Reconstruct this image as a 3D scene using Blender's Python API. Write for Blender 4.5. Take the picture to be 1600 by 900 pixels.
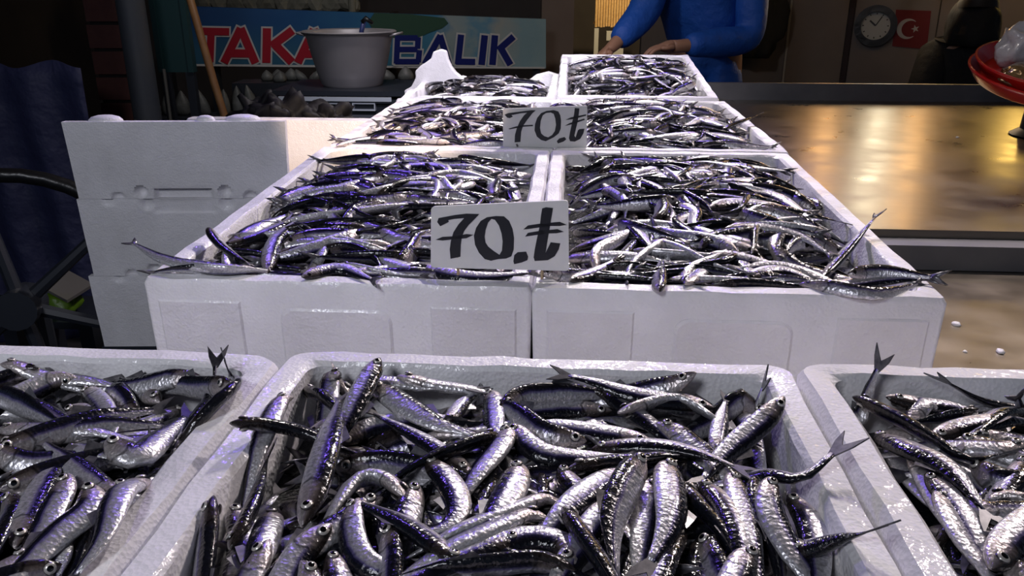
import bpy, bmesh, math, random
import numpy as np
from mathutils import Vector, Matrix
from mathutils.geometry import tessellate_polygon

for o in list(bpy.data.objects):
    bpy.data.objects.remove(o)
S = bpy.context.scene
C = S.collection
random.seed(7)
rng = np.random.default_rng(11)

# ------------------------------------------------------------------ camera
CAMZ = 1.2
F = 1280.0
TH = math.atan(475.0 / F)
PSI = math.radians(4.19)
cd = bpy.data.cameras.new('camera')
cam = bpy.data.objects.new('camera', cd)
C.objects.link(cam)
cam.location = (0, 0, CAMZ)
cam.rotation_euler = (math.pi / 2 - TH, 0, PSI)
cd.sensor_width = 36.0
cd.lens = F / 1600 * 36.0
cd.clip_start = 0.02
S.camera = cam

# ------------------------------------------------------------------ world, lights, exposure
w = bpy.data.worlds.new('world')
S.world = w
w.use_nodes = True
bg = w.node_tree.nodes['Background']
bg.inputs[0].default_value = (0.42, 0.58, 0.86, 1)
bg.inputs[1].default_value = 0.075
S.view_settings.view_transform = 'Standard'
S.view_settings.look = 'None'
S.view_settings.exposure = 0.12
S.view_settings.gamma = 1.0
S.view_settings.use_curve_mapping = False


def area(name, loc, target, size, power, col, spread=None):
    d = bpy.data.lights.new(name, 'AREA')
    d.shape = 'DISK'
    d.size = size
    d.energy = power
    d.color = col
    if spread:
        d.spread = math.radians(spread)
    o = bpy.data.objects.new(name, d)
    C.objects.link(o)
    o.location = loc
    o.rotation_euler = (Vector(target) - Vector(loc)).to_track_quat('-Z', 'Y').to_euler()
    return o


def spot(name, loc, target, angle, blend, power, col, radius=0.03):
    d = bpy.data.lights.new(name, 'SPOT')
    d.spot_size = math.radians(angle)
    d.spot_blend = blend
    d.energy = power
    d.color = col
    d.shadow_soft_size = radius
    o = bpy.data.objects.new(name, d)
    C.objects.link(o)
    o.location = loc
    o.rotation_euler = (Vector(target) - Vector(loc)).to_track_quat('-Z', 'Y').to_euler()
    return o


def bulb(name, loc, power, col, radius=0.04):
    d = bpy.data.lights.new(name, 'POINT')
    d.energy = power
    d.color = col
    d.shadow_soft_size = radius
    o = bpy.data.objects.new(name, d)
    C.objects.link(o)
    o.location = loc
    return o


# lamps hung over the stall, with unseen fill lights added among them
area('stall_lamp_back', (0.15, 2.75, 2.25), (0.0, 1.2, 0.9), 0.18, 14.5, (1.0, 0.91, 0.88), 120)
area('stall_lamp_right', (1.25, 1.9, 2.2), (0.3, 0.9, 0.9), 0.14, 8.5, (1.0, 0.87, 0.85), 120)
area('front_fill', (-0.75, -0.7, 2.2), (-0.4, 1.1, 0.8), 0.5, 4.6, (0.88, 0.90, 1.0), 100)  # unseen fill added behind the camera to lift the foam front faces
area('violet_lamp', (-0.75, 2.0, 2.0), (-0.1, 0.9, 0.9), 0.08, 1.7, (0.22, 0.12, 1.0), 100)
area('violet_lamp', (0.55, 3.0, 1.95), (0.1, 1.6, 0.9), 0.08, 1.8, (0.25, 0.15, 1.0), 100)
spot('warm_patch_spot', (0.55, -0.3, 2.3), (-0.47, 1.78, 0.84), 10, 0.2, 330, (1.0, 0.74, 0.55))  # unseen spot added to throw the warm patch beside the left stack
area('pot_fill', (-0.6, 2.5, 2.5), (-0.6, 3.6, 0.95), 0.25, 4, (1.0, 0.92, 0.90), 110)  # unseen light added to brighten the pot
area('shard_fill', (-0.15, 1.0, 2.45), (-0.2, 2.5, 0.95), 0.15, 3, (0.92, 0.86, 1.0), 42)  # unseen light added to brighten the face of the foam shard
bulb('counter_gold_fill', (2.05, 3.1, 2.30), 2.2, (1.0, 0.55, 0.18), 0.05)  # added point light that gives the lower steel its gold reflection

# ------------------------------------------------------------------ pixel helpers (1600x900 frame)
ST, CT = math.sin(TH), math.cos(TH)
SP, CP = math.sin(PSI), math.cos(PSI)


def ray(px, py):
    u, v = px - 800.0, py - 450.0
    Z = F * CT - v * ST
    D = F * ST + v * CT
    return Vector((u * CP - Z * SP, Z * CP + u * SP, -D))


def on_z(px, py, z):
    r = ray(px, py)
    return Vector((0, 0, CAMZ)) + r * ((z - CAMZ) / r.z)


def on_y(px, py, y):
    r = ray(px, py)
    return Vector((0, 0, CAMZ)) + r * (y / r.y)


def on_plane(px, py, p, n):
    r = ray(px, py)
    o = Vector((0, 0, CAMZ))
    return o + r * ((Vector(p) - o).dot(n) / r.dot(n))


def at_Z(px, py, Z):
    r = ray(px, py)
    u, v = px - 800.0, py - 450.0
    return Vector((0, 0, CAMZ)) + r * (Z / (F * CT - v * ST))


def project(P):
    P = np.asarray(P, dtype=float)
    x, y, z = P[:, 0], P[:, 1], P[:, 2] - CAMZ
    X = x * CP + y * SP
    Z = -x * SP + y * CP
    d = Z * CT - z * ST
    v = -z * CT - Z * ST
    return 800 + F * X / d, 450 + F * v / d, d


# ------------------------------------------------------------------ materials
M = {}


def mat(name, col, rough=0.5, metal=0.0, noise=None, bump=None, coat=0.0, spec=0.5, emit=None, trans=None, sheen=None):
    """noise = (scale, amount, second colour); bump = (scale, strength, distance)"""
    m = bpy.data.materials.new(name)
    m.use_nodes = True
    nt = m.node_tree
    b = nt.nodes['Principled BSDF']
    b.inputs['Base Color'].default_value = (*col, 1)
    b.inputs['Roughness'].default_value = rough
    b.inputs['Metallic'].default_value = metal
    b.inputs['Coat Weight'].default_value = coat
    b.inputs['Coat Roughness'].default_value = 0.1
    b.inputs['Specular IOR Level'].default_value = spec
    tc = nt.nodes.new('ShaderNodeTexCoord')
    if noise:
        n = nt.nodes.new('ShaderNodeTexNoise')
        n.inputs['Scale'].default_value = noise[0]
        n.inputs['Detail'].default_value = 5
        nt.links.new(tc.outputs['Object'], n.inputs['Vector'])
        r = nt.nodes.new('ShaderNodeValToRGB')
        r.color_ramp.elements[0].position = 0.5 - noise[1] / 2
        r.color_ramp.elements[1].position = 0.5 + noise[1] / 2
        r.color_ramp.elements[0].color = (*col, 1)
        r.color_ramp.elements[1].color = (*noise[2], 1)
        nt.links.new(n.outputs['Fac'], r.inputs['Fac'])
        nt.links.new(r.outputs['Color'], b.inputs['Base Color'])
    if bump:
        n2 = nt.nodes.new('ShaderNodeTexNoise')
        n2.inputs['Scale'].default_value = bump[0]
        n2.inputs['Detail'].default_value = 4
        nt.links.new(tc.outputs['Object'], n2.inputs['Vector'])
        bp = nt.nodes.new('ShaderNodeBump')
        bp.inputs['Strength'].default_value = bump[1]
        bp.inputs['Distance'].default_value = bump[2]
        nt.links.new(n2.outputs['Fac'], bp.inputs['Height'])
        nt.links.new(bp.outputs['Normal'], b.inputs['Normal'])
    if emit:
        b.inputs['Emission Color'].default_value = (*emit[0], 1)
        b.inputs['Emission Strength'].default_value = emit[1]
    if trans:
        b.inputs['Transmission Weight'].default_value = trans
    M[name] = m
    return m


def foam_material():
    m = bpy.data.materials.new('foam')
    m.use_nodes = True
    nt = m.node_tree
    N, L = nt.nodes.new, nt.links.new
    b = nt.nodes['Principled BSDF']
    tc = N('ShaderNodeTexCoord')
    # faint grime
    n = N('ShaderNodeTexNoise'); n.inputs['Scale'].default_value = 9; n.inputs['Detail'].default_value = 6
    L(tc.outputs['Object'], n.inputs['Vector'])
    r = N('ShaderNodeValToRGB')
    r.color_ramp.elements[0].position = 0.32; r.color_ramp.elements[0].color = (0.66, 0.65, 0.66, 1)
    r.color_ramp.elements[1].position = 0.62; r.color_ramp.elements[1].color = (0.80, 0.79, 0.81, 1)
    L(n.outputs['Fac'], r.inputs['Fac']); L(r.outputs['Color'], b.inputs['Base Color'])
    # wet film: patches of low roughness
    n2 = N('ShaderNodeTexNoise'); n2.inputs['Scale'].default_value = 22; n2.inputs['Detail'].default_value = 4
    L(tc.outputs['Object'], n2.inputs['Vector'])
    mr = N('ShaderNodeMapRange')
    mr.inputs['From Min'].default_value = 0.42; mr.inputs['From Max'].default_value = 0.62
    mr.inputs['To Min'].default_value = 0.0; mr.inputs['To Max'].default_value = 0.75
    L(n2.outputs['Fac'], mr.inputs['Value']); L(mr.outputs['Result'], b.inputs['Coat Weight'])
    b.inputs['Coat Roughness'].default_value = 0.10
    b.inputs['Roughness'].default_value = 0.55
    # bead texture
    v = N('ShaderNodeTexVoronoi'); v.inputs['Scale'].default_value = 330
    L(tc.outputs['Object'], v.inputs['Vector'])
    n3 = N('ShaderNodeTexNoise'); n3.inputs['Scale'].default_value = 110; n3.inputs['Detail'].default_value = 3
    L(tc.outputs['Object'], n3.inputs['Vector'])
    ad = N('ShaderNodeMath'); ad.operation = 'MULTIPLY_ADD'; ad.inputs[1].default_value = 2.2
    L(n3.outputs['Fac'], ad.inputs[0]); L(v.outputs['Distance'], ad.inputs[2])
    bp = N('ShaderNodeBump'); bp.inputs['Strength'].default_value = 0.30; bp.inputs['Distance'].default_value = 0.0016
    L(ad.outputs[0], bp.inputs['Height'])
    L(bp.outputs['Normal'], b.inputs['Normal'])
    bq = N('ShaderNodeBump'); bq.inputs['Strength'].default_value = 0.75; bq.inputs['Distance'].default_value = 0.0022
    L(n3.outputs['Fac'], bq.inputs['Height']); L(bq.outputs['Normal'], b.inputs['Coat Normal'])
    M['foam'] = m


foam_material()


def fish_material():
    """UV: u runs snout -> tail root, v runs round the body (0 = back, 0.5 = belly)."""
    m = bpy.data.materials.new('anchovy_skin')
    m.use_nodes = True
    nt = m.node_tree
    N, L = nt.nodes.new, nt.links.new
    b = nt.nodes['Principled BSDF']
    uv = N('ShaderNodeUVMap'); uv.uv_map = 'UVMap'
    sep = N('ShaderNodeSeparateXYZ'); L(uv.outputs['UV'], sep.inputs[0])

    def math_(op, a, bb=None, cc=None):
        k = N('ShaderNodeMath'); k.operation = op
        for i, x in enumerate((a, bb, cc)):
            if x is None:
                continue
            if isinstance(x, (int, float)):
                k.inputs[i].default_value = x
            else:
                L(x, k.inputs[i])
        return k.outputs[0]
    u, v = sep.outputs[0], sep.outputs[1]
    a = math_('ABSOLUTE', math_('SUBTRACT', v, math_('ROUND', v)))      # 0 back .. 0.5 belly
    a = math_('MULTIPLY', a, 2.0)
    geo = N('ShaderNodeNewGeometry')
    rnd = geo.outputs['Random Per Island']
    tc = N('ShaderNodeTexCoord')
    nz = N('ShaderNodeTexNoise'); nz.inputs['Scale'].default_value = 90; nz.inputs['Detail'].default_value = 3
    L(geo.outputs['Position'], nz.inputs['Vector'])
    a2 = math_('ADD', a, math_('MULTIPLY', math_('SUBTRACT', nz.outputs['Fac'], 0.5), 0.12))
    a2 = math_('ADD', a2, math_('MULTIPLY', math_('SUBTRACT', rnd, 0.5), 0.22))
    rp = N('ShaderNodeValToRGB')
    els = rp.color_ramp.elements
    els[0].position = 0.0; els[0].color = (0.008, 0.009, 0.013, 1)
    els[1].position = 1.0; els[1].color = (0.80, 0.79, 0.81, 1)
    for p, c in ((0.34, (0.006, 0.006, 0.010)), (0.41, (0.012, 0.011, 0.040)), (0.46, (0.14, 0.12, 0.26)),  # purple band: iridescence, plus a tint for the violet lamp light
                 (0.52, (0.50, 0.49, 0.53)), (0.75, (0.70, 0.69, 0.72))):
        e = els.new(p); e.color = (*c, 1)
    L(a2, rp.inputs['Fac'])
    # head: browner, blotchy
    hm = N('ShaderNodeMapRange'); hm.inputs['From Min'].default_value = 0.23; hm.inputs['From Max'].default_value = 0.17
    hm.inputs['To Min'].default_value = 0; hm.inputs['To Max'].default_value = 0.62
    L(u, hm.inputs['Value'])
    hr = N('ShaderNodeValToRGB')
    hr.color_ramp.elements[0].position = 0.25; hr.color_ramp.elements[0].color = (0.035, 0.026, 0.022, 1)
    hr.color_ramp.elements[1].position = 0.70; hr.color_ramp.elements[1].color = (0.60, 0.50, 0.46, 1)
    L(a2, hr.inputs['Fac'])
    mx = N('ShaderNodeMix'); mx.data_type = 'RGBA'
    L(hm.outputs['Result'], mx.inputs['Factor']); L(rp.outputs['Color'], mx.inputs[6]); L(hr.outputs['Color'], mx.inputs[7])
    # gill slit
    gs = math_('ABSOLUTE', math_('SUBTRACT', u, math_('SUBTRACT', 0.225, math_('MULTIPLY', math_('ABSOLUTE', math_('SUBTRACT', a, 0.55)), 0.09))))
    gm = N('ShaderNodeMapRange'); gm.inputs['From Min'].default_value = 0.004; gm.inputs['From Max'].default_value = 0.012
    gm.inputs['To Min'].default_value = 0.35; gm.inputs['To Max'].default_value = 1.0
    L(gs, gm.inputs['Value'])
    # eye spot
    ex = math_('MULTIPLY', math_('SUBTRACT', u, 0.075), 8.5)
    ey = math_('MULTIPLY', math_('SUBTRACT', a, 0.42), 1.15)
    ed = math_('SQRT', math_('ADD', math_('MULTIPLY', ex, ex), math_('MULTIPLY', ey, ey)))
    em = N('ShaderNodeMapRange'); em.inputs['From Min'].default_value = 0.14; em.inputs['From Max'].default_value = 0.17
    em.inputs['To Min'].default_value = 0.03; em.inputs['To Max'].default_value = 1.0
    L(ed, em.inputs['Value'])
    fac = math_('MULTIPLY', gm.outputs['Result'], em.outputs['Result'])
    cs_ = N('ShaderNodeCombineXYZ')
    L(math_('MULTIPLY', u, 70.0), cs_.inputs[0]); L(math_('MULTIPLY', v, 22.0), cs_.inputs[1]); L(math_('MULTIPLY', rnd, 50.0), cs_.inputs[2])
    ns_ = N('ShaderNodeTexNoise'); ns_.inputs['Scale'].default_value = 1.0; ns_.inputs['Detail'].default_value = 3
    L(cs_.outputs[0], ns_.inputs['Vector'])
    sm = N('ShaderNodeMapRange'); sm.inputs['From Min'].default_value = 0.35; sm.inputs['From Max'].default_value = 0.65
    sm.inputs['To Min'].default_value = 0.62; sm.inputs['To Max'].default_value = 1.0
    L(ns_.outputs['Fac'], sm.inputs['Value'])
    fac = math_('MULTIPLY', fac, sm.outputs['Result'])
    sc = N('ShaderNodeVectorMath'); sc.operation = 'SCALE'
    L(mx.outputs[2], sc.inputs[0]); L(fac, sc.inputs['Scale'])
    L(sc.outputs[0], b.inputs['Base Color'])
    # silver is metallic, back is dark wet skin
    mm = N('ShaderNodeMapRange'); mm.inputs['From Min'].default_value = 0.38; mm.inputs['From Max'].default_value = 0.52
    mm.inputs['To Min'].default_value = 0.0; mm.inputs['To Max'].default_value = 0.62
    L(a2, mm.inputs['Value']); L(mm.outputs['Result'], b.inputs['Metallic'])
    mr_ = N('ShaderNodeMapRange'); mr_.inputs['From Min'].default_value = 0.34; mr_.inputs['From Max'].default_value = 0.50
    mr_.inputs['To Min'].default_value = 0.20; mr_.inputs['To Max'].default_value = 0.36
    L(a2, mr_.inputs['Value']); L(mr_.outputs['Result'], b.inputs['Roughness'])
    b.inputs['Specular IOR Level'].default_value = 0.35
    b.inputs['Coat Weight'].default_value = 0.40
    b.inputs['Coat Roughness'].default_value = 0.07
    # scales + slime
    cx = N('ShaderNodeCombineXYZ')
    L(math_('MULTIPLY', u, 46.0), cx.inputs[0]); L(math_('MULTIPLY', v, 16.0), cx.inputs[1])
    vo = N('ShaderNodeTexVoronoi'); vo.inputs['Scale'].default_value = 1.0
    L(cx.outputs[0], vo.inputs['Vector'])
    n4 = N('ShaderNodeTexNoise'); n4.inputs['Scale'].default_value = 260; n4.inputs['Detail'].default_value = 2
    L(geo.outputs['Position'], n4.inputs['Vector'])
    hsum = math_('ADD', math_('MULTIPLY', vo.outputs['Distance'], 0.6), math_('MULTIPLY', n4.outputs['Fac'], 0.9))
    bp = N('ShaderNodeBump'); bp.inputs['Strength'].default_value = 0.60; bp.inputs['Distance'].default_value = 0.0011
    L(hsum, bp.inputs['Height'])
    L(bp.outputs['Normal'], b.inputs['Normal'])
    bp2 = N('ShaderNodeBump'); bp2.inputs['Strength'].default_value = 0.35; bp2.inputs['Distance'].default_value = 0.0012
    L(n4.outputs['Fac'], bp2.inputs['Height']); L(bp2.outputs['Normal'], b.inputs['Coat Normal'])
    M['fish'] = m


fish_material()


def steel_material():
    m = bpy.data.materials.new('steel_sheet')
    m.use_nodes = True
    nt = m.node_tree
    N, L = nt.nodes.new, nt.links.new
    b = nt.nodes['Principled BSDF']
    b.inputs['Metallic'].default_value = 1.0
    b.inputs['Base Color'].default_value = (0.37, 0.325, 0.265, 1)
    tc = N('ShaderNodeTexCoord')
    mp = N('ShaderNodeMapping'); mp.inputs['Scale'].default_value = (4, 4, 4)
    L(tc.outputs['Object'], mp.inputs['Vector'])
    n = N('ShaderNodeTexNoise'); n.inputs['Scale'].default_value = 3.0; n.inputs['Detail'].default_value = 7
    L(mp.outputs['Vector'], n.inputs['Vector'])
    r = N('ShaderNodeMapRange'); r.inputs['From Min'].default_value = 0.3; r.inputs['From Max'].default_value = 0.7
    r.inputs['To Min'].default_value = 0.27; r.inputs['To Max'].default_value = 0.39
    L(n.outputs['Fac'], r.inputs['Value']); L(r.outputs['Result'], b.inputs['Roughness'])
    n2 = N('ShaderNodeTexNoise'); n2.inputs['Scale'].default_value = 14; n2.inputs['Detail'].default_value = 6
    L(tc.outputs['Object'], n2.inputs['Vector'])
    bp = N('ShaderNodeBump'); bp.inputs['Strength'].default_value = 0.05; bp.inputs['Distance'].default_value = 0.004
    L(n2.outputs['Fac'], bp.inputs['Height']); L(bp.outputs['Normal'], b.inputs['Normal'])
    M['steel'] = m


steel_material()
mat('steel_dull', (0.27, 0.27, 0.28), 0.5, 0.85, noise=(12, 0.6, (0.20, 0.20, 0.22)))
mat('fin', (0.16, 0.15, 0.16), 0.35, 0.2, coat=0.5, noise=(180, 0.4, (0.04, 0.04, 0.05)))
mat('pupil', (0.003, 0.003, 0.004), 0.08, coat=1.0)
mat('iris', (0.52, 0.49, 0.45), 0.3, 0.3, coat=1.0)
mat('eye_rim', (0.03, 0.025, 0.025), 0.3, coat=0.5)
mat('card', (0.60, 0.60, 0.60), 0.55, noise=(60, 0.5, (0.66, 0.65, 0.63)), bump=(300, 0.1, 0.0005))
mat('ink', (0.006, 0.007, 0.012), 0.4)
mat('stick', (0.45, 0.33, 0.20), 0.6)
mat('dark_floor', (0.03, 0.03, 0.034), 0.55, noise=(5, 0.6, (0.05, 0.045, 0.045)), bump=(30, 0.3, 0.004))
mat('wall_tile', (0.17, 0.125, 0.095), 0.5, noise=(6, 0.7, (0.21, 0.155, 0.115)))
mat('wall_tile_grey', (0.15, 0.125, 0.11), 0.5, noise=(6, 0.7, (0.18, 0.15, 0.135)))
mat('grout', (0.42, 0.38, 0.33), 0.8)
mat('maroon', (0.022, 0.005, 0.005), 0.6)
mat('dark_wall', (0.035, 0.030, 0.030), 0.8, noise=(4, 0.6, (0.06, 0.05, 0.045)))
mat('brick', (0.075, 0.024, 0.022), 0.8, noise=(20, 0.6, (0.10, 0.035, 0.028)), bump=(80, 0.3, 0.003))
mat('mortar', (0.012, 0.010, 0.010), 0.9)
mat('grey_pipe', (0.060, 0.070, 0.090), 0.5, noise=(9, 0.5, (0.08, 0.085, 0.095)))
mat('green_board', (0.012, 0.050, 0.055), 0.5)
mat('tarp', (0.035, 0.040, 0.11), 0.6, bump=(7, 0.6, 0.05))
mat('wood', (0.34, 0.17, 0.06), 0.55, noise=(30, 0.6, (0.22, 0.10, 0.04)))
mat('black_bag', (0.006, 0.006, 0.007), 0.6, spec=0.15, bump=(25, 0.4, 0.006))
mat('black_plastic', (0.008, 0.008, 0.009), 0.32, bump=(25, 0.4, 0.006))
mat('aluminium', (0.50, 0.49, 0.51), 0.45, 0.55, noise=(8, 0.6, (0.42, 0.40, 0.42)))
mat('blue_plastic', (0.03, 0.045, 0.16), 0.4)
mat('dark_plastic', (0.02, 0.024, 0.034), 0.4)
mat('pale_plastic', (0.50, 0.55, 0.62), 0.45)
mat('pale_bundle', (0.17, 0.18, 0.18), 0.5, noise=(25, 0.7, (0.05, 0.055, 0.05)), bump=(40, 0.5, 0.006))
mat('red_plastic', (0.52, 0.014, 0.012), 0.28, coat=0.4)
mat('clear_bag', (0.72, 0.70, 0.74), 0.25, coat=0.6, bump=(28, 0.8, 0.01))
mat('golden_pack', (0.42, 0.28, 0.12), 0.22, 0.5, noise=(35, 0.4, (0.12, 0.06, 0.03)), bump=(45, 0.9, 0.006), coat=0.8)
mat('blue_cloth', (0.010, 0.085, 0.42), 0.60, noise=(5, 0.6, (0.012, 0.10, 0.50)), bump=(11, 0.6, 0.03))
mat('black_cloth', (0.006, 0.006, 0.008), 0.8, bump=(14, 0.5, 0.02))
mat('skin', (0.36, 0.19, 0.12), 0.5)
mat('hair', (0.02, 0.014, 0.010), 0.6)
mat('clock_face', (0.42, 0.45, 0.46), 0.5)
mat('flag_red', (0.14, 0.005, 0.010), 0.7)
mat('flag_white', (0.40, 0.38, 0.38), 0.7)
mat('straw', (0.80, 0.55, 0.26), 0.7, noise=(60, 0.5, (0.60, 0.36, 0.14)))
mat('green_bag', (0.12, 0.24, 0.01), 0.4, bump=(20, 0.5, 0.01))
mat('grey_board', (0.12, 0.115, 0.105), 0.6)
mat('sign_red', (0.40, 0.012, 0.03), 0.4)
mat('sign_white', (0.55, 0.56, 0.56), 0.45)
mat('sign_navy', (0.010, 0.018, 0.16), 0.4)
mat('leaf_green', (0.03, 0.085, 0.055), 0.5)
mat('stone', (0.30, 0.29, 0.25), 0.8, noise=(14, 0.7, (0.16, 0.17, 0.13)), bump=(25, 0.6, 0.01))


def sign_material():
    m = bpy.data.materials.new('sign_print')
    m.use_nodes = True
    nt = m.node_tree
    N, L = nt.nodes.new, nt.links.new
    b = nt.nodes['Principled BSDF']
    b.inputs['Roughness'].default_value = 0.38
    uv = N('ShaderNodeUVMap'); uv.uv_map = 'UVMap'
    sep = N('ShaderNodeSeparateXYZ'); L(uv.outputs['UV'], sep.inputs[0])
    nz = N('ShaderNodeTexNoise'); nz.inputs['Scale'].default_value = 3.2; nz.inputs['Detail'].default_value = 3
    mp = N('ShaderNodeMapping'); mp.inputs['Scale'].default_value = (6, 0.9, 1)
    L(uv.outputs['UV'], mp.inputs['Vector']); L(mp.outputs['Vector'], nz.inputs['Vector'])
    ad = N('ShaderNodeMath'); ad.operation = 'MULTIPLY_ADD'; ad.inputs[1].default_value = 0.16; ad.inputs[2].default_value = -0.08
    L(nz.outputs['Fac'], ad.inputs[0])
    a2 = N('ShaderNodeMath'); a2.operation = 'ADD'
    L(sep.outputs[0], a2.inputs[0]); L(ad.outputs[0], a2.inputs[1])
    r = N('ShaderNodeValToRGB')
    e = r.color_ramp.elements
    e[0].position = 0.0; e[0].color = (0.012, 0.06, 0.20, 1)
    e[1].position = 1.0; e[1].color = (0.27, 0.40, 0.44, 1)
    for p, c in ((0.30, (0.019, 0.099, 0.273)), (0.55, (0.037, 0.186, 0.341)), (0.66, (0.062, 0.223, 0.372)), (0.70, (0.298, 0.360, 0.372)),
                 (0.76, (0.248, 0.347, 0.384)), (0.79, (0.124, 0.285, 0.409)), (0.84, (0.341, 0.372, 0.360)), (0.93, (0.223, 0.360, 0.422))):
        x = e.new(p); x.color = (*c, 1)
    L(a2.outputs[0], r.inputs['Fac'])
    # greener sea along the lower left
    mr = N('ShaderNodeMapRange'); mr.inputs['From Min'].default_value = 0.75; mr.inputs['From Max'].default_value = 0.25
    mr.inputs['To Min'].default_value = 0; mr.inputs['To Max'].default_value = 0.55
    L(sep.outputs[1], mr.inputs['Value'])
    mx = N('ShaderNodeMix'); mx.data_type = 'RGBA'
    L(mr.outputs['Result'], mx.inputs['Factor']); L(r.outputs['Color'], mx.inputs[6])
    mx.inputs[7].default_value = (0.045, 0.16, 0.20, 1)
    g = N('ShaderNodeMapRange'); g.inputs['From Min'].default_value = 0.6; g.inputs['From Max'].default_value = 0.8
    g.inputs['To Min'].default_value = 0; g.inputs['To Max'].default_value = 1
    L(sep.outputs[0], g.inputs['Value'])
    mx2 = N('ShaderNodeMix'); mx2.data_type = 'RGBA'
    L(g.outputs['Result'], mx2.inputs['Factor']); L(mx.outputs[2], mx2.inputs[6]); L(r.outputs['Color'], mx2.inputs[7])
    L(mx2.outputs[2], b.inputs['Base Color'])
    M['sign_print'] = m


sign_material()


# ------------------------------------------------------------------ mesh helpers
def link(name, me, parent=None, loc=None):
    o = bpy.data.objects.new(name, me)
    C.objects.link(o)
    if parent is not None:
        o.parent = parent
    if loc is not None:
        o.location = loc
    return o


def tag(o, label=None, cat=None, group=None, kind=None):
    if label:
        o['label'] = label
    if cat:
        o['category'] = cat
    if group:
        o['group'] = group
    if kind:
        o['kind'] = kind
    return o


def empty(name, loc, rz=0.0, label=None, cat=None, group=None):
    o = bpy.data.objects.new(name, None)
    C.objects.link(o)
    o.location = loc
    o.rotation_euler = (0, 0, rz)
    o.empty_display_size = 0.02
    tag(o, label, cat, group)
    return o


class MB:
    def __init__(s):
        s.v, s.f, s.mi = [], [], []

    def add(s, vs, fs, mi=0):
        k = len(s.v)
        s.v += [tuple(p) for p in vs]
        s.f += [tuple(i + k for i in f) for f in fs]
        s.mi += [mi] * len(fs)
        return s

    def box(s, x0, x1, y0, y1, z0, z1, mi=0):
        vs = [(x, y, z) for z in (z0, z1) for y in (y0, y1) for x in (x0, x1)]
        return s.add(vs, [(0, 2, 3, 1), (4, 5, 7, 6), (0, 1, 5, 4), (2, 6, 7, 3), (0, 4, 6, 2), (1, 3, 7, 5)], mi)

    def loops(s, loops, cap0=True, cap1=True, mi=0):
        n = len(loops[0])
        vs = [p for lp in loops for p in lp]
        fs = []
        for j in range(len(loops) - 1):
            for i in range(n):
                i2 = (i + 1) % n
                fs.append((j * n + i, j * n + i2, (j + 1) * n + i2, (j + 1) * n + i))
        if cap0:
            fs.append(tuple(range(n))[::-1])
        if cap1:
            fs.append(tuple((len(loops) - 1) * n + i for i in range(n)))
        return s.add(vs, fs, mi)

    def tube(s, pts, rad, n=8, mi=0):
        pts = [Vector(p) for p in pts]
        rad = rad if isinstance(rad, (list, tuple)) else [rad] * len(pts)
        loops = []
        ref = None
        for i, p in enumerate(pts):
            t = (pts[min(i + 1, len(pts) - 1)] - pts[max(i - 1, 0)]).normalized()
            if ref is None:
                ref = Vector((0, 0, 1)) if abs(t.z) < 0.9 else Vector((1, 0, 0))
            a = t.cross(ref).normalized()
            b = a.cross(t).normalized()
            ref = b
            loops.append([p + (a * math.cos(q) + b * math.sin(q)) * rad[i] for q in [2 * math.pi * k / n for k in range(n)]])
        return s.loops(loops, mi=mi)

    def lathe(s, prof, n=32, c=(0, 0, 0), mi=0, cap0=True, cap1=True):
        loops = [[(c[0] + r * math.cos(2 * math.pi * k / n), c[1] + r * math.sin(2 * math.pi * k / n), c[2] + z) for k in range(n)] for r, z in prof]
        return s.loops(loops, cap0, cap1, mi)

    def build(s, name, mats, parent=None, loc=None, smooth=False):
        me = bpy.data.meshes.new(name)
        me.from_pydata(s.v, [], s.f)
        if not isinstance(mats, (list, tuple)):
            mats = [mats]
        for m in mats:
            me.materials.append(M[m])
        me.polygons.foreach_set('material_index', s.mi)
        bm = bmesh.new()
        bm.from_mesh(me)
        bmesh.ops.recalc_face_normals(bm, faces=bm.faces)
        bm.to_mesh(me)
        bm.free()
        if smooth:
            me.polygons.foreach_set('use_smooth', [True] * len(me.polygons))
            me.update()
        if smooth == 'auto':
            try:
                me.set_sharp_from_angle(angle=math.radians(40))
            except Exception:
                pass
        return link(name, me, parent, loc)


def poly_prism(name, mats, rings, frame, depth, parent=None):
    """rings: list of 2D rings (outer, holes...) in a frame (origin, ax, ay, az); face at +az*depth."""
    o, ax, ay, az = frame
    r3 = [[Vector((p[0], p[1], 0)) for p in r] for r in rings]
    flat = [p for r in r3 for p in r]
    tris = tessellate_polygon(r3)
    n = len(flat)
    vs = [o + ax * p.x + ay * p.y + az * depth for p in flat] + [o + ax * p.x + ay * p.y for p in flat]
    fs = [tuple(t) for t in tris] + [tuple(i + n for i in t[::-1]) for t in tris]
    k = 0
    for r in r3:
        for i in range(len(r)):
            j = (i + 1) % len(r)
            fs.append((k + i, k + j, n + k + j, n + k + i))
        k += len(r)
    mb = MB()
    mb.add(vs, fs)
    return mb.build(name, mats, parent)


def hash_noise(x, y, s=0):
    return math.sin(x * 127.1 + y * 311.7 + s * 74.7) * 43758.5453 % 1.0


def round_rect(x0, x1, y0, y1, r, per=14, cn=5):
    """closed loop (CCW), per points on each straight side"""
    pts = []
    cs = [(x1 - r, y0 + r, -90), (x1 - r, y1 - r, 0), (x0 + r, y1 - r, 90), (x0 + r, y0 + r, 180)]
    for i, (cx, cy, a) in enumerate(cs):
        for k in range(cn + 1):
            q = math.radians(a + 90 * k / cn)
            pts.append((cx + r * math.cos(q), cy + r * math.sin(q)))
        nx, ny, na = cs[(i + 1) % 4]
        q = math.radians(na)
        e = (nx + r * math.cos(q), ny + r * math.sin(q))
        b = pts[-1]
        for k in range(1, per):
            t = k / per
            pts.append((b[0] + (e[0] - b[0]) * t, b[1] + (e[1] - b[1]) * t))
    return pts


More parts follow.
